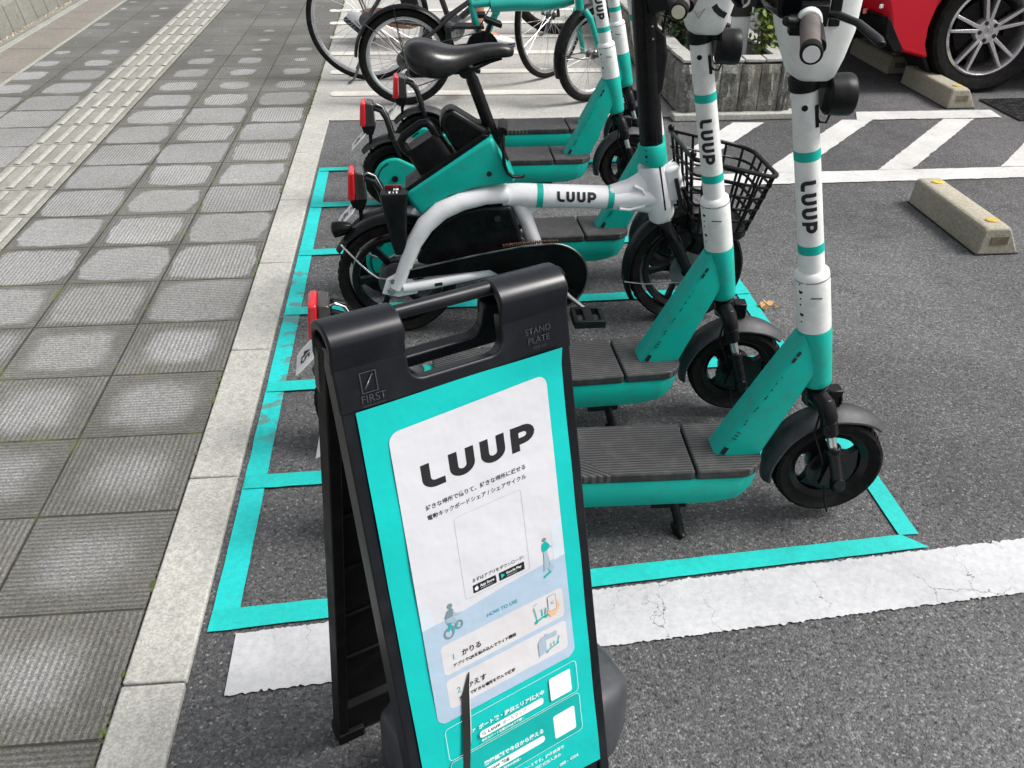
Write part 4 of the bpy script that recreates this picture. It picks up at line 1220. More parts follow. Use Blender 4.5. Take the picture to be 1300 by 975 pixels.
# poster
PW, PA, PL = .2626, .0852, .6277
po = MB(); po.xf = Mf @ Matrix.Translation((-PW/2, 0, -PA))
nu, nv = 14, 34
for side_ in (0,):
    vs_ = []; fs = []
    for j in range(nv+1):
        for i in range(nu+1):
            u = PW*i/nu; v_ = PL*j/nv
            e = -.0016-.0006*math.sin(u*38+v_*15)-.0005*math.sin(v_*44+1.2)
            if v_ < .012 and u > .16: e -= (.012-v_)/.012*(u-.16)/.1*.005
            top = .004*(1-j/nv)*math.sin(u/PW*math.pi)*(1 if j < 4 else 0)
            vs_.append((u, e, -v_+(.004*(u/PW) if j == 0 else 0)))
    for j in range(nv):
        for i in range(nu):
            a = j*(nu+1)+i; fs.append((a, a+1, a+nu+2, a+nu+1))
    po.add(vs_, fs)
poster = po.build('poster', 'p_teal', sg, sharp=180)
MP = Mf @ Matrix.Translation((-PW/2, 0, -PA))
LIFT = [.0030]
def pr(items, name, m, lift=None, shear=True):
    """printed shapes: list of (verts2d(u right, v down), faces)"""
    LIFT[0] += .00004
    for v, f in items:
        b = MB(); b.xf = MP
        b.add([(q[0], -(LIFT[0] if lift is None else lift), -(q[1]-(.055*(q[0]-.13) if shear else 0))) for q in v], f)
        b.build(name, m, poster, sharp=180)
def rrect(u0, v0, u1, v1, r, n=6):
    p = []
    for cu_, cv_, a0 in ((u1-r, v1-r, 0), (u0+r, v1-r, 90), (u0+r, v0+r, 180), (u1-r, v0+r, 270)):
        p += [(cu_+r*math.cos(R(a0+90*i/n)), cv_+r*math.sin(R(a0+90*i/n))) for i in range(n+1)]
    return p, [tuple(range(len(p)))]
def rline(u0, v0, u1, v1, r, wd=.0008):
    p, _ = rrect(u0, v0, u1, v1, r); v, f = stroke2d(p, wd, True); return v, f
def txt(s, u, v, size, ax='LEFT', bold=0.0):
    vv, f = text_geo(s, size, ax, bold); return [(x+u, v-y) for x, y, z in vv], f
def poly(p): return p, [tuple(range(len(p)))]
def circ(u, v, r, n=16, k=1.0): return poly([(u+r*math.cos(2*math.pi*i/n), v+k*r*math.sin(2*math.pi*i/n)) for i in range(n)])
def bar_(u0, v0, u1, v1, wd): return stroke2d([(u0, v0), (u1, v1)], wd)
# skin of the poster: white field, pale blue lower part, cards
pr([rrect(.0305, .030, .2385, .436, .013)], 'white_field', 'p_white')
pr([(lambda p: (p, [tuple(range(len(p)))]))([(.0305, .292), (.09, .290), (.15, .283), (.2385, .278), (.2385, .423), (.236, .430), (.2325, .434), (.2255, .436), (.0435, .436), (.0365, .434), (.0325, .430), (.0305, .423)])], 'blue_field', 'p_blue')
pr([rrect(.050, .325, .2290, .369, .006), rrect(.050, .376, .2290, .420, .006)], 'step_card', 'p_card')
pr([poly([(.222, .232), (.230, .226), (.2385, .224), (.2385, .279), (.222, .281)]), poly([(.0305, .262), (.046, .266), (.048, .291), (.0305, .292)]), poly([(.0595, .268), (.0605, .268), (.0605, .29), (.0595, .29)])], 'town_silhouette', MT.setdefault('p_pale', poster_mat('poster_pale', (.60, .66, .71))))
# heading
v, f = luup_geo(.0320)
pr([([(.062+x*1.30, .1135-y) for x, y in v], f)], 'heading', 'ink')
pr([txt('\u597d\u304d\u306a\u5834\u6240\u3067\u501f\u308a\u3066\u3001\u597d\u304d\u306a\u5834\u6240\u306b\u8fd4\u305b\u308b', .0605, .1385, .0072, bold=.00012), txt('\u96fb\u52d5\u30ad\u30c3\u30af\u30dc\u30fc\u30c9\u30b7\u30a7\u30a2 / \u30b7\u30a7\u30a2\u30b5\u30a4\u30af\u30eb', .0605, .1515, .0072, bold=.00012),
    txt('\u307e\u305a\u306f\u30a2\u30d7\u30ea\u3092\u30c0\u30a6\u30f3\u30ed\u30fc\u30c9!', .1045, .2580, .0056, bold=.0001)], 'lettering', 'ink')
pr([rline(.093, .163, .186, .277, .004, .0004)], 'frame_line', 'p_mid')
pr([rrect(.1045, .2622, .1375, .2735, .0012), rrect(.1415, .2622, .1785, .2735, .0012)], 'store_badge', 'ink')
pr([txt('App Store', .1145, .2682, .0048, bold=.0001), txt('\u304b\u3089\u30c0\u30a6\u30f3\u30ed\u30fc\u30c9', .1147, .2717, .0022), txt('Google Play', .1518, .2682, .0046, bold=.0001), txt('\u3067\u624b\u306b\u5165\u308c\u3088\u3046', .1520, .2717, .0022),
    circ(.1093, .2683, .0026, 16, 1.05), poly([(.1095, .2650), (.1106, .2638), (.1104, .2652)])], 'badge_lettering', 'p_txt')
pr([poly([(.1445, .2645), (.1498, .2678), (.1445, .2712)])], 'badge_arrow', 'p_teal')
pr([txt('HOW TO USE', .140, .3150, .0072, 'CENTER', .00012)], 'lettering', MT.setdefault('p_tealtxt', poster_mat('poster_teal_text', (.03, .30, .36))))
# cards
pr([txt('1', .062, .3510, .0125), txt('2', .062, .4015, .0125)], 'step_number', 'p_deep')
pr([txt('\u304b\u308a\u308b', .0765, .3505, .0096, bold=.00022), txt('\u304b\u3048\u3059', .0765, .4010, .0096, bold=.00022), txt('\u30a2\u30d7\u30ea\u3067QR\u3092\u8aad\u307f\u8fbc\u3093\u3067\u30e9\u30a4\u30c9\u958b\u59cb', .0625, .3615, .0056, bold=.00016), txt('\u30a2\u30d7\u30ea\u3067\u597d\u304d\u306a\u5834\u6240\u3092\u9078\u3093\u3067\u8fd4\u5374', .0625, .4125, .0056, bold=.00016)], 'lettering', 'ink')
# small illustrations: cyclist, standing rider, scooter with phone, building
pr([circ(.0475+.023, .2745, .0036), poly([(.0655, .280), (.0715, .2775), (.0745, .281), (.073, .290), (.0625, .2905), (.0615, .287)])], 'cyclist', 'p_grey')
pr([poly([(.0735, .281), (.0765, .287), (.0815, .2895), (.0835, .2885), (.084, .290), (.080, .2915), (.075, .290), (.0735, .291), (.078, .300), (.077, .308), (.074, .3085), (.0745, .301), (.067, .297), (.0625, .296), (.063, .2905), (.073, .290)])], 'cyclist_clothes', 'p_mid')
pr([(lambda v: (v[0], v[1]))(stroke2d([(.0645+.0062*math.cos(2*math.pi*i/14), .311+.0068*math.sin(2*math.pi*i/14)) for i in range(14)], .0024, True)), stroke2d([(.0790+.0045*math.cos(2*math.pi*i/14), .305+.0052*math.sin(2*math.pi*i/14)) for i in range(14)], .0022, True), bar_(.064, .297, .072, .306, .002)], 'cycle', 'p_grey')
pr([bar_(.064, .308, .068, .298, .0034), bar_(.0705, .311, .078, .303, .002)], 'cycle_frame', 'p_deep')
pr([circ(.2105, .2455, .0028)], 'rider', 'p_grey')
pr([poly([(.207, .250), (.2125, .2485), (.216, .253), (.2185, .258), (.2165, .2600), (.213, .262), (.2075, .2625), (.2055, .258)]), bar_(.2045, .2985, .216, .294, .0032), bar_(.215, .292, .2135, .272, .002)], 'rider_jacket', 'p_deep')
pr([poly([(.2075, .2625), (.213, .262), (.2145, .275), (.2135, .288), (.2055, .290), (.207, .275)]), bar_(.2165, .258, .2215, .2595, .0012), circ(.2165, .289, .0042, 14, 1.2)], 'rider_trousers', 'p_mid')
pr([poly([(.205, .345), (.212, .340), (.2205, .340), (.2225, .350), (.216, .360), (.207, .360), (.203, .352)])], 'orange_patch', 'p_orange')
pr([rrect(.2055, .329, .2175, .352, .0018)], 'phone', 'p_card')
pr([rline(.2055, .329, .2175, .352, .0018, .0007), bar_(.209, .338, .214, .343, .0009), bar_(.214, .338, .209, .343, .0009), bar_(.184, .333, .190, .331, .0007), bar_(.193, .343, .198, .343, .0007)], 'phone_outline', 'p_grey')
pr([bar_(.184, .335, .187, .356, .0012), bar_(.187, .357, .201, .354, .0026), circ(.1855, .358, .0024), circ(.201, .3555, .0024), bar_(.1955, .353, .1955, .344, .0015), bar_(.2000, .352, .2015, .343, .0018)], 'little_scooter', 'p_deep')
pr([poly([(.184, .391), (.190, .384), (.196, .384), (.196, .408), (.184, .412)]), poly([(.196, .381), (.203, .3845), (.2135, .384), (.2135, .3915), (.204, .3905), (.196, .390)])], 'little_building', 'p_mid')
pr([circ(.197, .410, .0016), circ(.214, .404, .0016), bar_(.198, .408, .212, .405, .0016), bar_(.214, .403, .2165, .394, .0012), bar_(.203, .405, .203, .399, .001), bar_(.208, .404, .208, .398, .001)], 'little_scooters', 'p_deep')
# teal foot of the poster
pr([rline(.037, .445, .2375, .496, .006, .0006), rline(.037, .499, .2375, .563, .006, .0006)], 'panel_outline', 'p_txt')
pr([rrect(.0375, .4995, .2370, .5625, .006)], 'lower_panel', 'p_deep')
pr([rrect(.083, .4755, .1815, .4865, .0045), rrect(.083, .5365, .1765, .5475, .0045), rrect(.193, .4535, .2270, .4900, .003), rrect(.193, .5160, .2275, .5545, .003)], 'white_label', 'p_txt')
pr([txt('\u30dd\u30fc\u30c8\u6570\u30fb\u63d0\u4f9b\u30a8\u30ea\u30a2\u62e1\u5927\u4e2d', .083, .4708, .0078, bold=.00022), txt('\u6700\u65b0\u306e\u30dd\u30fc\u30c8\u4f4d\u7f6e\u306fWeb\u3067\u78ba\u8a8d \u25b8', .0845, .4925, .0044, bold=.0001), txt('\u767b\u9332\u7121\u6599\u3067\u4eca\u65e5\u304b\u3089\u4f7f\u3048\u308b', .083, .5315, .0078, bold=.00022), txt('\u30a8\u30ea\u30a2', .0605, .4700, .0060, bold=.00018),
    txt('\u6599\u91d1\u306e\u8a73\u7d30 \u25b8', .110, .5545, .0048, bold=.0001), txt('\u99d0\u8f2a\u30b9\u30da\u30fc\u30b9\u3067\u3059\u3002\u8de8\u6b69\u8a98\u5c0e\u4e2d', .118, .5760, .0062, bold=.0001), txt('\u3042\u3044\u304a\u3044\u640d\u5bb3\u4fdd\u967a\u5f0f\u52a0\u5165\u6e08\u307f', .118, .5860, .0062, bold=.0001), txt('- 080 - 4204', .190, .604, .0072, bold=.0001)], 'lettering', 'p_txt')
v, f = luup_geo(.0040)
pr([([(.0955+x*1.25, .4832-y) for x, y in v], f), ([(.087+x*1.25, .5442-y) for x, y in v], f), stroke2d([(.0890+.0019*math.cos(2*math.pi*i/12), .4804+.0019*math.sin(2*math.pi*i/12)) for i in range(12)], .0007, True), bar_(.0902, .4817, .0917, .4833, .0009), txt('\u30dd\u30fc\u30c8\u30de\u30c3\u30d7', .117, .4832, .0062), txt('\u6599\u91d1', .108, .5442, .0062, bold=.0002)], 'lettering', 'ink')
# a long slit torn in the poster with its curled lip
pr([poly([(.0805, .381), (.0822, .381), (.0805, .392), (.0782, .405), (.0752, .43), (.0712, .465), (.0688, .486), (.0625, .5265), (.0525, .5285), (.058, .486), (.0605, .465), (.0645, .43), (.067, .410), (.0695, .407), (.0745, .395)])], 'tear', 'tear', lift=.0048, shear=False)
b = MB(); b.xf = MP
b.tube([(.0824, -.0050, -.381), (.0785, -.0052, -.405), (.0756, -.0054, -.430), (.0716, -.0056, -.465), (.069, -.0052, -.486)], [.0002, .0005, .0007, .0007, .0002], 6); b.build('tear_lip', 'p_txt', poster)
# ------------------------------------------------------------------ long granite planter with shrubs and a small post sign
def granite_mat():
    q = NB('split_granite'); p = q.pos()
    n1 = q.noise(p, 14, 7, .65); n2 = q.noise(p, 90, 4, .7); v1 = q.sep(q.vor(p, 210, out='Color'))[0]
    c = q.mix(q.ramp(n1, .35, .65), (.13, .128, .112), (.27, .268, .245))
    c = q.mul(c, q.ramp(v1, 0, 1, .65, 1.35))
    c = q.mix(q.math('MULTIPLY', q.ramp(q.noise(p, 5, 5), .5, .7), .5), c, (.13, .11, .07))
    q.bump(q.math('ADD', q.math('MULTIPLY', n1, 1.5), n2), .9, .006)
    return q.done(c, .82)
MT['granite'] = granite_mat()
MT['granite_lit_top'] = concrete_mat('granite_lit_top', (.40, .395, .37))  # paler than the blocks: light on the wall tops put into the colour
MT['soil'] = simple('soil', (.022, .018, .013), .95, var=.5, scale=30, bump=.6, bscale=90)
pt = empty('stone_planter', (1.84, 3.52, 0)); tag(pt, 'long planter of rough split granite blocks at the edge of the parking bays', 'planter')
PX, PY, PH = .57, 2.6, .262
random.seed(5)
def rough_block(b, c, s, faces_dir):
    """block with a broken outer face"""
    bm = bmesh.new(); bmesh.ops.create_cube(bm, size=1)
    bmesh.ops.subdivide_edges(bm, edges=bm.edges[:], cuts=5, use_grid_fill=True)
    vs_ = []
    for v in bm.verts:
        q = Vector((v.co.x*s[0], v.co.y*s[1], v.co.z*s[2]))
        for d in faces_dir:
            d = Vector(d); k = v.co.dot(d)
            if k > .49:
                inner = all(abs(v.co[i]) < .45 for i in range(3) if abs(d[i]) < .5)
                q += d*((random.uniform(.0, .034)*random.uniform(.3, 1)) if inner else random.uniform(-.004, .003))
        vs_.append(tuple(Vector(c)+q))
    bm.verts.index_update()
    b.add(vs_, [tuple(v.index for v in f.verts) for f in bm.faces]); bm.free()
b = MB(); x = 0.0
while x < PX-.03:
    wv = min(random.choice((.07, .085, .10, .13)), PX-x)
    hh = PH+random.uniform(-.010, .006)
    rough_block(b, (x+wv/2, .045, .03+hh/2-.015), (wv-.004, .085, hh-.03), [(0, -1, 0)]); x += wv
for side_, d in ((.045, (-1, 0, 0)), (PX-.045, (1, 0, 0))):
    y = .09
    while y < PY:
        wv = random.uniform(.10, .17); hh = PH+random.uniform(-.008, .006)
        rough_block(b, (side_, y+wv/2, .03+hh/2-.015), (.085, wv-.006, hh-.03), [d]); y += wv
b.build('granite_blocks', 'granite', pt, sharp=6)
b = MB(); x = 0
while x < PX-.03:
    wv = min(random.uniform(.085, .12), PX-x); b.box((x+wv/2, .045, .03+PH-.014+random.uniform(0, .004)), (wv-.006, .082, .016), (random.uniform(-.05, .05), random.uniform(-.03, .03), 0)); x += wv
for side_ in (.045, PX-.045):
    y = .09
    while y < PY:
        wv = random.uniform(.12, .2); b.box((side_, y+wv/2, .03+PH-.014+random.uniform(0, .004)), (.082, wv-.006, .016), (random.uniform(-.03, .03), random.uniform(-.05, .05), 0)); y += wv
b.build('coping', 'granite_lit_top', pt, bevel=.004)
b = MB(); b.box((PX/2+.03, .0, .018), (PX+.12, .085, .034)); b.build('base_strip', 'kerb', pt, bevel=.006)
b = MB(); n = 14
vs_ = [(.085+(PX-.17)*i/n, .085+(PY-.1)*j/40, .15+random.uniform(-.015, .015)) for j in range(41) for i in range(n+1)]
b.add(vs_, [(j*(n+1)+i, j*(n+1)+i+1, (j+1)*(n+1)+i+1, (j+1)*(n+1)+i) for j in range(40) for i in range(n)]); b.build('soil', 'soil', pt)
def leaf_mat(name, a, c):
    q = NB(name); p = q.pos(); n1 = q.noise(p, 22, 3)
    col = q.mix(q.ramp(n1, .38, .62), a, c)
    q.b.inputs['Transmission Weight'].default_value = 0.0
    return q.done(col, .42)
MT['leaf'] = leaf_mat('fresh_leaf', (.09, .16, .025), (.22, .30, .055))
MT['leaf_dark'] = leaf_mat('dark_leaf', (.018, .042, .014), (.045, .085, .022))
MT['twig'] = simple('twig', (.085, .06, .04), .85, var=.3, scale=40)
def shrub(x, y, h, rad, n, m, label, seed, sag=0.0, z0=.14):
    rd = random.Random(seed)
    t = empty('shrub', (x, y, z0)); tag(t, label, 'shrub')
    st = MB(); lf = MB()
    for k in range(14):
        a = rd.uniform(0, 6.28); e = rd.uniform(.1, 1); tip = Vector((math.cos(a)*rad*e, math.sin(a)*rad*e, h*rd.uniform(.45, 1)))
        mid = Vector((tip.x*.35, tip.y*.35, tip.z*.6)); st.tube([(0, 0, -.01), mid, tip], [.006, .004, .0015], 5)
        for j in range(n//14):
            s = rd.uniform(.15, 1.05); p = (mid.lerp(tip, (s-.4)/.6) if s > .4 else mid*(s/.4))
            p = p+Vector((rd.gauss(0, .025), rd.gauss(0, .025), rd.gauss(-sag*.04, .025)))
            L = rd.uniform(.028, .055); wv = L*rd.uniform(.28, .4)
            az = rd.uniform(0, 6.28); el = rd.uniform(-.9-sag, .5)
            d = Vector((math.cos(az)*math.cos(el), math.sin(az)*math.cos(el), math.sin(el))); sd2 = d.cross(Vector((rd.uniform(-.4, .4), rd.uniform(-.4, .4), 1))).normalized(); nn_ = sd2.cross(d)
            q = [p, p+d*L*.35+sd2*wv*.9-nn_*.004, p+d*L*.7+sd2*wv*.7-nn_*.003, p+d*L, p+d*L*.7-sd2*wv*.7-nn_*.003, p+d*L*.35-sd2*wv*.9-nn_*.004, p+d*L*.5+nn_*.003]
            lf.add([tuple(v) for v in q], [(0, 1, 6), (1, 2, 6), (2, 3, 6), (3, 4, 6), (4, 5, 6), (5, 0, 6)])
    st.build('twigs', 'twig', t); lf.build('leaves', m, t, sharp=180)
    return t
shrub(2.34, 3.80, .62, .13, 420, 'leaf', 'fresh yellow green shrub at the front right corner of the planter beside the white post', 11, .6)
shrub(1.99, 4.10, .50, .17, 560, 'leaf_dark', 'dark green drooping shrub over the left front part of the planter', 12, .8, .13)
shrub(2.12, 4.75, .62, .22, 560, 'leaf_dark', 'dark green shrub farther back in the planter', 13, .3)
shrub(2.10, 5.50, .70, .24, 560, 'leaf_dark', 'dark green shrub at the far end of the planter', 14, .3)
ps = empty('post_sign', (2.215, 3.86, .14)); tag(ps, 'slim white post with a dark brown lettered panel on top, in the planter', 'sign')
b = MB(); b.box((.0, 0, .14), (.094, .022, .285)); b.build('post', 'white', ps, bevel=.003)
MT['brown_panel'] = simple('dark_brown_panel', (.022, .016, .014), .4, var=.15)
b = MB(); b.box((0, 0, .42), (.098, .026, .27)); pnl = b.build('panel', 'brown_panel', ps, bevel=.003)
b = MB(); v, f = stroke2d([(-.026, .45), (-.026, .37)] + [(.028*math.cos(R(a))-.0, .365+.030*math.sin(R(a))) for a in range(190, 351, 16)] + [(.028, .45)], .014); b.add([(x, -.0136, y) for x, y in v], f); b.build('lettering', 'plate', pnl, sharp=180)

# ------------------------------------------------------------------ bicycles parked on the pad
MT['bike_teal'] = simple('teal_bicycle_paint', (.006, .34, .285), .3, var=.05, coat=.3)
MT['bike_black'] = simple('black_bicycle_paint', (.012, .012, .013), .28, var=.2, coat=.3, dirt=(.06, .055, .05), dirt_amt=.25)
MT['silver'] = simple('silver_rim', (.72, .72, .73), .25, metal=.8, var=.08)
def steer_group(name, t, c, ang):
    """front wheel parts are turned about the vertical through the hub"""
    return Matrix.Translation((c[0], 0, 0)) @ Matrix.Rotation(ang, 4, 'Z') @ Matrix.Translation((-c[0], 0, 0))
def wheel_at(t, name, c, RR, tw, rimw, ang, **k):
    before = set(bpy.data.objects)
    spoke_wheel(t, name, (0, 0, 0), RR, tw, rimw, **k)
    new = [o for o in bpy.data.objects if o not in before]
    for o in new:
        if o.parent == t: o.location = c; o.rotation_euler = (0, 0, ang); return o
def city_bike(x, y, rz, label, wb=1.03, RR=.33, steer=.8, fr='bike_black', rimm='silver', tw=.032, guard=True):
    t = empty('bicycle', (x, y, .004), rz); tag(t, label, 'bicycle', 'bicycles parked on the concrete pad')
    H = RR
    wheel_at(t, 'rear_wheel', (0, 0, H), RR, tw, .022, 0, m_rim=rimm); wheel_at(t, 'front_wheel', (wb, 0, H), RR, tw, .022, steer, m_rim=rimm)
    bb_ = Vector((.455, 0, .285)); seat = Vector((.30, 0, .74)); hd = Vector((wb-.17, 0, .78)); hl_ = Vector((wb-.115, 0, .62))
    b = MB(); b.tube([bb_, seat], .0155, 14); b.tube([bb_, hl_+Vector((0, 0, .02))], .018, 14); b.tube([seat+Vector((.012, 0, -.06)), hd+Vector((0, 0, -.03))], .0155, 14); b.tube([hl_, hd], .020, 16)
    for s in (-1, 1):
        b.tube([(0, s*.062, H), (.06, s*.055, H-.006), (.36, s*.03, .292), bb_], .010, 10); b.tube([(0, s*.062, H), (.10, s*.05, H+.14), (.27, s*.02, .66), seat+Vector((.012, 0, -.07))], .008, 10)
    b.tube([bb_+Vector((0, -.04, 0)), bb_+Vector((0, .04, 0))], .022, 18)
    b.build('frame', fr, t)
    M = steer_group('', t, (wb, 0, 0), steer); b = MB(); b.xf = Matrix.Translation((wb, 0, 0)) @ Matrix.Rotation(steer, 4, 'Z') @ Matrix.Translation((-wb, 0, 0))
    for s in (-1, 1): b.tube([(wb, s*.052, H), (wb-.02, s*.050, H+.10), (wb-.055, s*.045, H+.30), (wb-.075, s*.02, H+.36)], [.009, .011, .013, .013], 12)
    b.build('fork', fr, t)
    b = MB(); b.tube([hd, hd+Vector((-.03, 0, .14))], .012, 12); q = hd+Vector((-.03, 0, .15)); b.tube([q+Vector((-.16, -.27, .03)), q+Vector((-.05, -.22, .04)), q, q+Vector((-.05, .22, .04)), q+Vector((-.16, .27, .03))], .011, 12); b.build('handlebar', 'steel', t)
    b = MB(); b.tube([seat, seat+Vector((-.03, 0, .12))], .0125, 14); b.build('seat_post', 'steel', t)
    b = MB(); rings = []
    for xx, hw, zt, zb in ((-.15, .05, .015, -.03), (-.12, .085, .025, -.045), (-.04, .08, .02, -.045), (.04, .045, .012, -.03), (.11, .022, .008, -.018), (.13, .008, 0, -.012)):
        rings.append([(seat.x-.03+xx, hw*math.cos(math.pi*k/10), seat.z+.14+(zb+(zt-zb)*math.sin(math.pi*k/10)**.6)) for k in range(11)])
    b.loft(rings); b.build('saddle', 'saddle', t)
    b = MB(); b.lathe([(.02, -.05), (.075, -.05), (.075, -.046), (.02, -.046)], bb_, 'y', 36, close_prof=True)
    for s, a in ((-1, .5), (1, .5+math.pi)): 
        e = bb_+Vector((math.cos(a)*.165, s*.075, math.sin(a)*.165)); b.tube([bb_+Vector((0, s*.055, 0)), e], .010, 10); b.cyl(e, e+Vector((0, s*.03, 0)), .008, 10)
    crk = b.build('crank', 'steel', t)
    for s, a in ((-1, .5), (1, .5+math.pi)):
        e = bb_+Vector((math.cos(a)*.165, s*.12, math.sin(a)*.165)); b = MB(); b.box(e, (.075, .085, .022)); b.build('pedal', 'black', t, bevel=.004)
    if not guard:
      b = MB(); b.prism([(-.055, H-.015), (-.04, H+.035), (.0, H+.045), (.40, .355), (.47, .365), (.52, .33), (.54, .285), (.52, .24), (.46, .205), (.0, H-.05)], -.060, -.050); b.build('chain_guard', 'black', t, bevel=.003)
    b = MB()
    for s in (-1, 1):
        b.tube([(0, s*.066, H), (-.13, s*.062, H+.36)], .0045, 8); b.tube([(.0, s*.070, H-.01), (-.03, s*.074, .16), (-.10, s*.078, .02), (-.13, s*.09, .006)], .007, 8)
    b.build('rack_leg', 'dark_steel', t)
    b = MB(); b.box((-.02, 0, H+.365), (.36, .12, .012)); b.box((-.17, 0, H+.33), (.02, .05, .05)); b.build('rear_rack', 'dark_steel', t, bevel=.003)
    b = MB(); b.tube([(.03, -.075, H), (.02, -.085, H-.07), (.035, -.085, H-.10)], .010, 8); b.lathe([(.001, -.088), (.045, -.088), (.030, -.072), (.001, -.072)], (0, 0, H), 'y', 24); b.build('gear', 'dark_steel', t)
    return t
city_bike(.30, 4.42, 0, 'black city bicycle with big silver rims and turned front wheel, behind the teal folding bicycle', RR=.335, wb=1.01, steer=.85)
city_bike(1.52, 5.62, 0, 'dark bicycle farthest back on the pad, only its black tyre showing', RR=.335, wb=1.05, steer=.1, rimm='bike_black', tw=.05, guard=False)

fb = empty('folding_bicycle', (.50, 3.89, .004)); tag(fb, 'teal folding bicycle with small wheels and black mudguards on the concrete pad', 'bicycle', 'bicycles parked on the concrete pad')
t = fb; H = .237; wb = .955
wheel_at(t, 'rear_wheel', (0, 0, H), H, .042, .026, 0, m_rim='silver'); ST = .62; wheel_at(t, 'front_wheel', (wb, 0, H), H, .042, .026, ST, m_rim='silver')
MS = Matrix.Translation((wb, 0, 0)) @ Matrix.Rotation(ST, 4, 'Z') @ Matrix.Translation((-wb, 0, 0))
b = MB(); b.tube([(.435, 0, .48), (.56, 0, .488), (.70, 0, .486), (.80, 0, .498), (.85, 0, .512)], [.032, .036, .037, .034, .030], 20); b.build('main_tube', 'bike_teal', t)
b = MB(); b.tube([(.30, 0, .60), (.335, 0, .50), (.372, 0, .36), (.39, 0, .29)], .0165, 16); b.tube([(.475, 0, .47), (.440, 0, .40), (.400, 0, .30)], .017, 14); b.tube([(.335, 0, .485), (.44, 0, .492)], .018, 14)
b.box((.462, 0, .47), (.035, .045, .065)); b.build('seat_tube', 'bike_teal', t, bevel=.005)
b = MB()
for s in (-1, 1):
    b.tube([(0, s*.064, H), (.14, s*.05, .262), (.32, s*.03, .285), (.39, s*.01, .288)], .011, 10); b.tube([(0, s*.064, H), (.10, s*.055, .33), (.24, s*.03, .44), (.33, s*.015, .50)], .010, 10)
b.tube([(.39, -.045, .288), (.39, .045, .288)], .022, 16); b.box((.30, 0, .385), (.20, .09, .018)); b.box((.22, -.04, .33), (.03, .02, .12))
b.build('rear_frame', 'bike_black', t, bevel=.003)
b = MB(); b.xf = MS
for s in (-1, 1): b.tube([(wb, s*.062, H), (wb-.012, s*.060, H+.05), (wb-.075, s*.055, .43), (wb-.090, s*.03, .465)], [.011, .013, .0165, .0165], 14)
b.tube([(wb-.092, 0, .44), (wb-.11, 0, .56)], .021, 18); b.build('fork', 'bike_teal', t)
b = MB(); b.tube([(.845, 0, .55), (.82, 0, .95)], .019, 16); b.tube([(.80, -.25, .97), (.82, 0, .96), (.80, .25, .97)], .012, 12); b.build('handlebar_post', 'bike_black', t)
b = MB(); b.tube([(.30, 0, .60), (.25, 0, .80)], .015, 14); b.build('seat_post', 'steel', t)
b = MB(); rings = []
for xx, hw, zt, zb in ((-.15, .05, .015, -.03), (-.12, .08, .025, -.045), (-.04, .075, .02, -.045), (.04, .04, .012, -.03), (.11, .022, .008, -.018), (.13, .008, 0, -.012)):
    rings.append([(.24+xx, hw*math.cos(math.pi*k/10), .83+(zb+(zt-zb)*math.sin(math.pi*k/10)**.6)) for k in range(11)])
b.loft(rings); b.build('saddle', 'saddle', t)
b = MB(); fender_arc(b, (0, 0, H), H+.020, 178, 4, .062, .003, .5, 34, .12); b.build('rear_mudguard', 'satin', t)
b = MB(); b.xf = MS; fender_arc(b, (wb, 0, H), H+.018, 200, 50, .062, .003, .5, 34, .12); b.build('front_mudguard', 'satin', t)
b = MB()
for s in (-1, 1):
    b.tube([(0, s*.07, H), (-.03, s*.05, H+.13), (-.045, s*.035, H+.25)], .0026, 6); b.tube([(0, s*.07, H), (-.12, s*.05, H+.12), (-.19, s*.035, H+.165)], .0026, 6)
b.build('mudguard_stay', 'bike_black', t)
b = MB(); b.xf = MS
for s in (-1, 1): b.tube([(wb, s*.066, H), (wb-.12, s*.05, H-.0), (wb-.235, s*.034, H+.03)], .0026, 6)
b.build('front_stay', 'bike_black', t)
b = MB(); b.lathe([(.02, -.05), (.082, -.05), (.082, -.046), (.02, -.046)], (.39, 0, .288), 'y', 36, close_prof=True); b.tube([(.39, -.056, .288), (.435, -.07, .42)], .010, 10); b.tube([(.39, .056, .288), (.345, .07, .16)], .010, 10); b.build('crank', 'satin', t)
for e in ((.437, -.115, .425), (.343, .115, .155)):
    b = MB(); b.box(e, (.09, .085, .022), (0, .35, 0)); b.build('pedal', 'black', t, bevel=.004)
b = MB(); b.lathe([(.012, -.062), (.045, -.060), (.040, -.045), (.012, -.04)], (0, 0, H), 'y', 28, close_prof=True)
b.tube([(.02, -.075, H-.01), (.012, -.082, H-.06), (.03, -.084, H-.115)], .009, 8); b.lathe([(.003, -.088), (.017, -.088), (.017, -.080), (.003, -.080)], (.03, 0, H-.115), 'y', 16, close_prof=True); b.lathe([(.003, -.088), (.017, -.088), (.017, -.080), (.003, -.080)], (.012, 0, H-.06), 'y', 16, close_prof=True)
b.tube([(.03, -.084, H-.132), (.39, -.05, .21)], .003, 6); b.tube([(.0, -.055, H+.042), (.39, -.05, .368)], .003, 6)
b.build('gear', 'dark_steel', t)
b = MB(); b.tube([(.82, .02, .93), (.87, .03, .75), (.83, .02, .56)], .0028, 6); b.tube([(.435, -.02, .48), (.40, -.06, .43), (.36, -.05, .36), (.37, -.02, .31)], .0028, 6); b.build('cable', 'black', t)

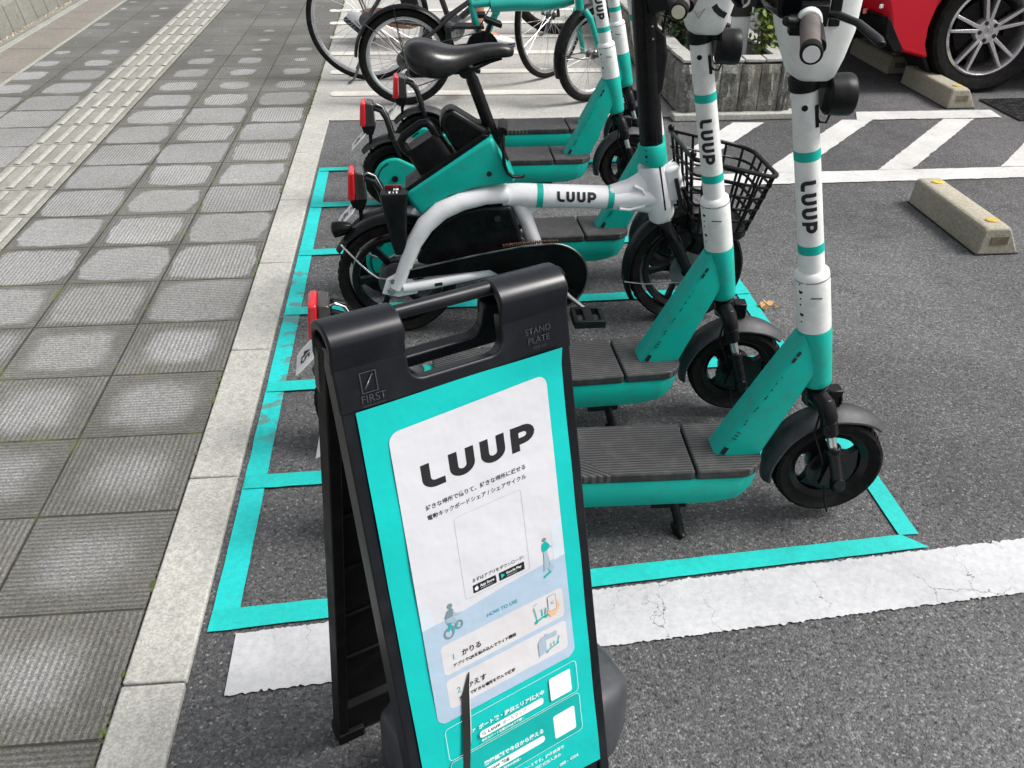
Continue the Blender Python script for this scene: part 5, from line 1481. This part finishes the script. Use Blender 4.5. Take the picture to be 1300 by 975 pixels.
# ------------------------------------------------------------------ person crouching behind the bicycles
MT['skin'] = simple('skin', (.42, .19, .12), .5, var=.08)
MT['cloth_dark'] = simple('dark_clothes', (.018, .020, .026), .85, var=.2, bump=.2, bscale=200)
MT['shirt'] = simple('grey_shirt', (.10, .10, .11), .9, var=.15, bump=.2, bscale=200)
MT['hair'] = simple('dark_hair', (.012, .010, .009), .6, var=.3)
MT['sneaker'] = simple('white_sneaker', (.74, .77, .78), .55, var=.06, bump=.1)
MT['navy'] = simple('navy_trim', (.012, .018, .04), .6, var=.1)
def skin_body(name, nodes, edges, mat_, parent=None, sub=2):
    me = bpy.data.meshes.new(name); keys = list(nodes); ix = {k: i for i, k in enumerate(keys)}
    me.from_pydata([nodes[k][0] for k in keys], [(ix[a], ix[c]) for a, c in edges], [])
    o = bpy.data.objects.new(name, me); COL.objects.link(o)
    if parent is not None: o.parent = parent
    sk = o.modifiers.new('skin', 'SKIN'); sk.use_smooth_shade = True
    ss = o.modifiers.new('subdivision', 'SUBSURF'); ss.levels = sub; ss.render_levels = sub
    lay = me.skin_vertices[0].data if me.skin_vertices else None
    if lay is None:
        bm = bmesh.new(); bm.from_mesh(me); bm.verts.layers.skin.verify(); bm.to_mesh(me); bm.free(); lay = me.skin_vertices[0].data
    for i, k in enumerate(keys):
        r_ = nodes[k][1]; lay[i].radius = (r_, r_) if not isinstance(r_, tuple) else r_; lay[i].use_root = (i == 0)
    me.materials.append(MT[mat_])
    return o
pe = empty('person', (0.0, 5.35, .004)); tag(pe, 'person crouching behind the parked bicycles with a bare calf and white sneakers', 'person')
N = {'pelvis': ((.55, .05, .46), .125), 'belly': ((.63, .03, .60), .115), 'chest': ((.74, 0, .78), .135), 'neck': ((.86, -.02, .97), .052), 'head0': ((.90, -.03, 1.04), .078), 'head1': ((.945, -.04, 1.13), .092), 'crown': ((.95, -.04, 1.20), .06),
     'hipL': ((.53, .14, .43), .092), 'kneeL': ((.56, .16, .105), .062), 'midL': ((.40, .13, .14), .060), 'calfL': ((.30, .11, .165), .055), 'ankL': ((.175, .075, .165), .036), 'heelL': ((.125, .06, .14), .032), 'toeL': ((.225, .03, .05), .03),
     'hipR': ((.56, -.07, .44), .092), 'kneeR': ((.94, -.12, .52), .064), 'calfR': ((.955, -.12, .36), .058), 'ankR': ((.945, -.13, .11), .038), 'toeR': ((1.10, -.14, .045), .032),
     'shL': ((.76, .17, .84), .062), 'elL': ((.95, .20, .66), .043), 'wrL': ((1.10, .02, .60), .030), 'paL': ((1.17, -.02, .60), .032),
     'shR': ((.76, -.17, .84), .062), 'elR': ((.93, -.30, .66), .043), 'wrR': ((1.08, -.36, .56), .030), 'paR': ((1.15, -.38, .55), .032)}
ED = [('pelvis', 'belly'), ('belly', 'chest'), ('chest', 'neck'), ('neck', 'head0'), ('head0', 'head1'), ('head1', 'crown'), ('pelvis', 'hipL'), ('hipL', 'kneeL'), ('kneeL', 'midL'), ('midL', 'calfL'), ('calfL', 'ankL'), ('ankL', 'heelL'), ('ankL', 'toeL'), ('pelvis', 'hipR'), ('hipR', 'kneeR'), ('kneeR', 'calfR'), ('calfR', 'ankR'), ('ankR', 'toeR'),
      ('chest', 'shL'), ('shL', 'elL'), ('elL', 'wrL'), ('wrL', 'paL'), ('chest', 'shR'), ('shR', 'elR'), ('elR', 'wrR'), ('wrR', 'paR')]
for sfx, sg_ in (('L', 1), ('R', -1)):
    p0 = Vector(N['pa'+sfx][0])
    for i, (dy, dz, L) in enumerate(((-.030, .008, .07), (-.010, .012, .082), (.010, .010, .076), (.028, .004, .058), (-.045*sg_, -.02, .045))):
        a = p0+Vector((.018 if i < 4 else -.01, dy*.8, dz)); m_ = a+Vector((L*.55, dy*.3, -.012)); e_ = m_+Vector((L*.32, dy*.1, -.028))
        N['f%d%s0' % (i, sfx)] = (tuple(a), .0105); N['f%d%s1' % (i, sfx)] = (tuple(m_), .0085); N['f%d%s2' % (i, sfx)] = (tuple(e_), .0075)
        ED += [('pa'+sfx, 'f%d%s0' % (i, sfx)), ('f%d%s0' % (i, sfx), 'f%d%s1' % (i, sfx)), ('f%d%s1' % (i, sfx), 'f%d%s2' % (i, sfx))]
skin_body('body', N, ED, 'skin', pe)
def sub_nodes(ks, add): return {k: (N[k][0], (N[k][1]+add)) for k in ks}
skin_body('shirt', sub_nodes(['pelvis', 'belly', 'chest', 'shL', 'elL', 'shR', 'elR'], .014), [('pelvis', 'belly'), ('belly', 'chest'), ('chest', 'shL'), ('shL', 'elL'), ('chest', 'shR'), ('shR', 'elR')], 'shirt', pe)
skin_body('shorts', sub_nodes(['pelvis', 'hipL', 'kneeL', 'hipR', 'kneeR'], .016), [('pelvis', 'hipL'), ('hipL', 'kneeL'), ('pelvis', 'hipR'), ('hipR', 'kneeR')], 'cloth_dark', pe)
b = MB(); b.sphere((.935, -.038, 1.155), .100, 22, (1, .95, .92)); b.build('hair', 'hair', pe)
b = MB(); b.sphere((1.033, -.005, 1.115), .010, 12); b.sphere((1.033, -.078, 1.115), .010, 12); b.build('eyes', 'ink', pe)
b = MB(); b.sphere((1.045, -.042, 1.085), .016, 12, (1, .8, 1.2)); b.sphere((.945, .055, 1.10), .026, 12, (.6, .3, 1)); b.sphere((.945, -.138, 1.10), .026, 12, (.6, .3, 1)); b.build('nose_and_ears', 'skin', pe)
def shoe(heel, toe, roll, name='sneaker'):
    h = Vector(heel); tt_ = Vector(toe); d = (tt_-h); L = d.length; d.normalize(); sd2 = d.cross(Vector((0, 0, 1))).normalized(); un = sd2.cross(d)
    def ring(s, hw, zl, zh): return [tuple(h+d*(s*L)+sd2*(math.copysign(abs(math.cos(2*math.pi*k/16))**.6, math.cos(2*math.pi*k/16))*hw)+un*((zl+zh)/2+math.sin(2*math.pi*k/16)*(zh-zl)/2)) for k in range(16)]
    b = MB(); b.loft([ring(-.05, .020, .012, .06), ring(0, .034, .010, .088), ring(.22, .038, .010, .100), ring(.42, .043, .010, .082), ring(.68, .049, .010, .056), ring(.9, .044, .012, .044), ring(1.0, .022, .014, .034)]); o = b.build(name, 'sneaker', pe, sub=1)
    b = MB(); b.loft([ring(-.055, .022, -.012, .011), ring(0, .037, -.014, .011), ring(.42, .046, -.014, .011), ring(.7, .052, -.014, .011), ring(.92, .046, -.012, .012), ring(1.02, .022, -.006, .014)]); b.build('sole', 'navy', o)
    b = MB(); b.loft([ring(.26, .0385, .030, .052), ring(.50, .0465, .026, .044)]); b.build('side_panel', 'navy', o)
shoe((.112, .062, .150), (.275, .02, .022), 0)
shoe((.905, -.128, .016), (1.185, -.15, .016), 0)

# ------------------------------------------------------------------ red car, rear corner
def car_paint():
    q = NB('red_car_paint'); return q.done((.47, .001, .013), .3, .0, .22, coat=.18)
MT['car_red'] = car_paint()
ca_ = empty('parked_car', (2.80, 3.905, 0)); tag(ca_, 'red car with black lower bumper and silver spoked rims backed up to wheel stops', 'car')
CW = 1.78; RCX, RCZ, CR = .805, .318, .318; FCX = RCX+2.70
def profile(k):
    """side outline (x, z); k = 0 at the very side, 1 on the centre line"""
    def rr(x, z): return (x, z)
    o = .17*(1-k)**2
    arch = [(RCX+.362*math.cos(R(a)), max(.19, RCZ+.362*math.sin(R(a)))) for a in range(205, -26, -15)]
    arch2 = [(FCX+.362*math.cos(R(a)), max(.19, RCZ+.362*math.sin(R(a)))) for a in range(205, -26, -15)]
    p = [(.30+o*.2, .225), (.14+o*.7, .295), (.060+o, .400), (.020+o, .50), (.012+o, .60), (.045+o*.9, .74), (.10+o*.8, .90), (.20+o*.5, 1.02), (.34+o*.3, 1.16), (.60, 1.36), (.95, 1.43), (1.7, 1.45), (2.35, 1.34), (3.05, 1.03), (3.7, .93), (4.15, .80), (4.30, .60), (4.28, .35), (4.15, .22)]
    return p + list(reversed(arch2)) + [(FCX-.42, .20), (RCX+.42, .20)] + list(reversed(arch))
def cs(y):
    k = min(1, min(y, CW-y)/.45); n_ = []
    for x, z in profile(k):
        ins = 0
        if z > .90: ins = (z-.90)*.42
        yy = y
        if y < .5: yy = y+ins*(1-y/.5)
        elif y > CW-.5: yy = y-ins*(1-(CW-y)/.5)
        n_.append((x, yy, z))
    return n_
b = MB(); rings = []
for y in (.0, .012, .05, .13, .26, .45, .89, CW-.45, CW-.26, CW-.13, CW-.05, CW-.012, CW):
    rg = cs(y)
    if y in (0.0, CW): rg = [((x-2.1)*.994+2.1, yy, (z-.6)*.985+.6) for x, yy, z in rg]
    rings.append(rg)
b.loft(rings); b.build('body', 'car_red', ca_, bevel=.012, seg=3, sharp=30)
b = MB(); rings = []
for y in (.02, .05, .13, .26, .45, .89, CW-.45, CW-.26, CW-.13, CW-.05, CW-.02):
    k = min(1, y/.45, (CW-y)/.45); o = .17*(1-k)**2; q = max(0, 1-min(y, CW-y)/.26)
    rings.append([(.295+o*.2, y, .220), (.132+o*.7, y, .288), (.053+o, y, .395), (.030+o, y, .450-q*.045), (.12+o, y, .452-q*.045), (.32, y, .30)])
b.loft(rings); lb = b.build('lower_bumper', 'black', ca_, bevel=.006)
b = MB(); b.prism([(.215, .405), (.240, .385), (.285, .315), (.340, .236), (.29, .226), (.225, .30)], -.004, .03); b.build('corner_trim', 'black', lb, bevel=.003)
b = MB(); b.cyl((.10, .37, .345), (.26, .37, .345), .042, 24); b.build('exhaust_pipe', 'dark_steel', ca_)
b = MB(); b.box((.195, .028, .455), (.010, .075, .020), (0, 0, R(-52))); b.build('bumper_sticker', 'plate', ca_, bevel=.002)
b = MB(); b.box((.137, .10, .418), (.014, .05, .026), (0, 0, R(-45))); b.build('reflector', MT.setdefault('pink_lens', simple('pink_reflector', (.75, .22, .22), .2)), ca_, bevel=.004)
b = MB()
for cx in (RCX, FCX):
    b.lathe([(.05, .32), (.345, .32), (.345, .06), (.33, .05)], (cx, 0, RCZ), 'y', 40)
    b.lathe([(.05, CW-.32), (.345, CW-.32), (.345, CW-.06)], (cx, 0, RCZ), 'y', 40)
b.box((2.1, CW/2, .21), (3.4, CW-.3, .04)); b.build('wheel_housing', 'ink', ca_)
for s, yy in ((1, .0), (-1, CW)):
    b = MB(); b.prism([(.62, 1.02), (.80, 1.30), (1.2, 1.375), (2.0, 1.36), (2.55, 1.06), (1.6, 1.0)], yy+s*.115, yy+s*.13); b.build('side_window', 'gloss', ca_)
def car_wheel(cx, y, s):
    c = (cx, y, RCZ); hw = .11
    o = MB(); pr_ = [(.232, -hw*.80), (.262, -hw*.96), (.292, -hw), (.310, -hw*.9), (CR, -hw*.62), (CR, hw*.62), (.310, hw*.9), (.292, hw), (.262, hw*.96), (.232, hw*.8)]
    o.lathe(pr_, c, 'y', 72, close_prof=True)
    for rr_ in (-.03, 0, .03): o.lathe([(CR-.004, rr_-.004), (CR+.0012, rr_-.006), (CR+.0012, rr_+.006), (CR-.004, rr_+.004)], c, 'y', 72, close_prof=True)
    o = o.build('wheel', 'rubber', ca_)
    f0 = -s*hw*.80
    b = MB(); b.lathe([(.232, f0*1.02), (.222, f0*1.10), (.214, f0*.98), (.205, f0*.4), (.20, -f0*.8), (.215, -f0*.8)], c, 'y', 64)
    for k in range(5):
        for d in (-.185, .185):
            a0 = 2*math.pi*k/5+math.pi/2+.10; a1 = a0+d
            ai = a0+d*.9
            p0 = Vector((cx+.058*math.cos(ai), y+f0*.86, RCZ+.058*math.sin(ai))); p1 = Vector((cx+.214*math.cos(a1), y+f0*1.0, RCZ+.214*math.sin(a1)))
            dv = (p1-p0).normalized(); sv2 = Vector((-dv.z, 0, dv.x)); q = []
            for p_, wv in ((p0, .0115), (p1, .0085)):
                q.append([p_+sv2*wv+Vector((0, s*.004, 0)), p_+sv2*wv*.8+Vector((0, -s*.004, 0)), p_-sv2*wv*.8+Vector((0, -s*.004, 0)), p_-sv2*wv+Vector((0, s*.004, 0)), p_-sv2*wv*.7+Vector((0, s*.03, 0)), p_+sv2*wv*.7+Vector((0, s*.03, 0))])
            b.loft(q)
    b.lathe([(.001, f0*.86), (.030, f0*.90), (.060, f0*.88), (.068, f0*.72), (.066, 0)], c, 'y', 40)
    rim = b.build('rim', MT.setdefault('car_rim', simple('machined_rim', (.66, .63, .64), .26, metal=.8, var=.06)), o, bevel=.0015)
    b = MB()
    for k in range(5):
        a = 2*math.pi*k/5+.73; b.cyl((cx+.046*math.cos(a), y+f0*.895, RCZ+.046*math.sin(a)), (cx+.046*math.cos(a), y+f0*.915, RCZ+.046*math.sin(a)), .0115, 16)
    b.lathe([(.02, -f0*.3), (.17, -f0*.3), (.17, -f0*.2)], c, 'y', 40); b.build('bolt_recess', 'ink', o)
    b = MB(); b.lathe([(.021, f0*.91), (.024, f0*.94), (.021, f0*.93)], c, 'y', 30, close_prof=True)
    for k in range(3):
        a = math.pi/2+2*math.pi*k/3; b.add([(cx+.021*math.cos(a), y+f0*.93, RCZ+.021*math.sin(a)), (cx+.004*math.cos(a+1.05), y+f0*.93, RCZ+.004*math.sin(a+1.05)), (cx+.004*math.cos(a-1.05), y+f0*.93, RCZ+.004*math.sin(a-1.05))], [(0, 1, 2)])
    b.build('hub_emblem', 'steel', o)
    b = MB(); b.lathe([(.03, f0*.35), (.165, f0*.35), (.165, f0*.15), (.03, f0*.15)], c, 'y', 40, close_prof=True); b.box((cx+.14, y+f0*.3, RCZ+.03), (.07, .05, .12)); b.build('brake_disc', 'satin', o)
for cx in (RCX, FCX):
    car_wheel(cx, .105, 1); car_wheel(cx, CW-.105, -1)
# dry leaf on the road
lf = empty('dry_leaf', (1.615, 1.452, .002)); tag(lf, 'crumpled brown dry leaf lying on the asphalt beside the teal bay tape', 'leaf')
MT['dry_leaf'] = simple('dry_leaf', (.42, .25, .10), .8, var=.3, scale=60)
b = MB(); rd = random.Random(4)
for k in range(7):
    a = rd.uniform(0, 6.28); p = Vector((rd.uniform(-.03, .03), rd.uniform(-.012, .012), .003)); d = Vector((math.cos(a), math.sin(a), .2)); s2 = Vector((-d.y, d.x, .3)); L = rd.uniform(.02, .038)
    b.add([tuple(p), tuple(p+d*L*.5+s2*L*.3+Vector((0, 0, .004))), tuple(p+d*L+Vector((0, 0, .002))), tuple(p+d*L*.5-s2*L*.25)], [(0, 1, 2), (0, 2, 3)])
b.build('blade', 'dry_leaf', lf)
b = MB(); b.tube([(-.02, 0, .003), (.01, .004, .006), (.045, -.004, .003)], .0012, 5); b.build('stalk', 'twig', lf)
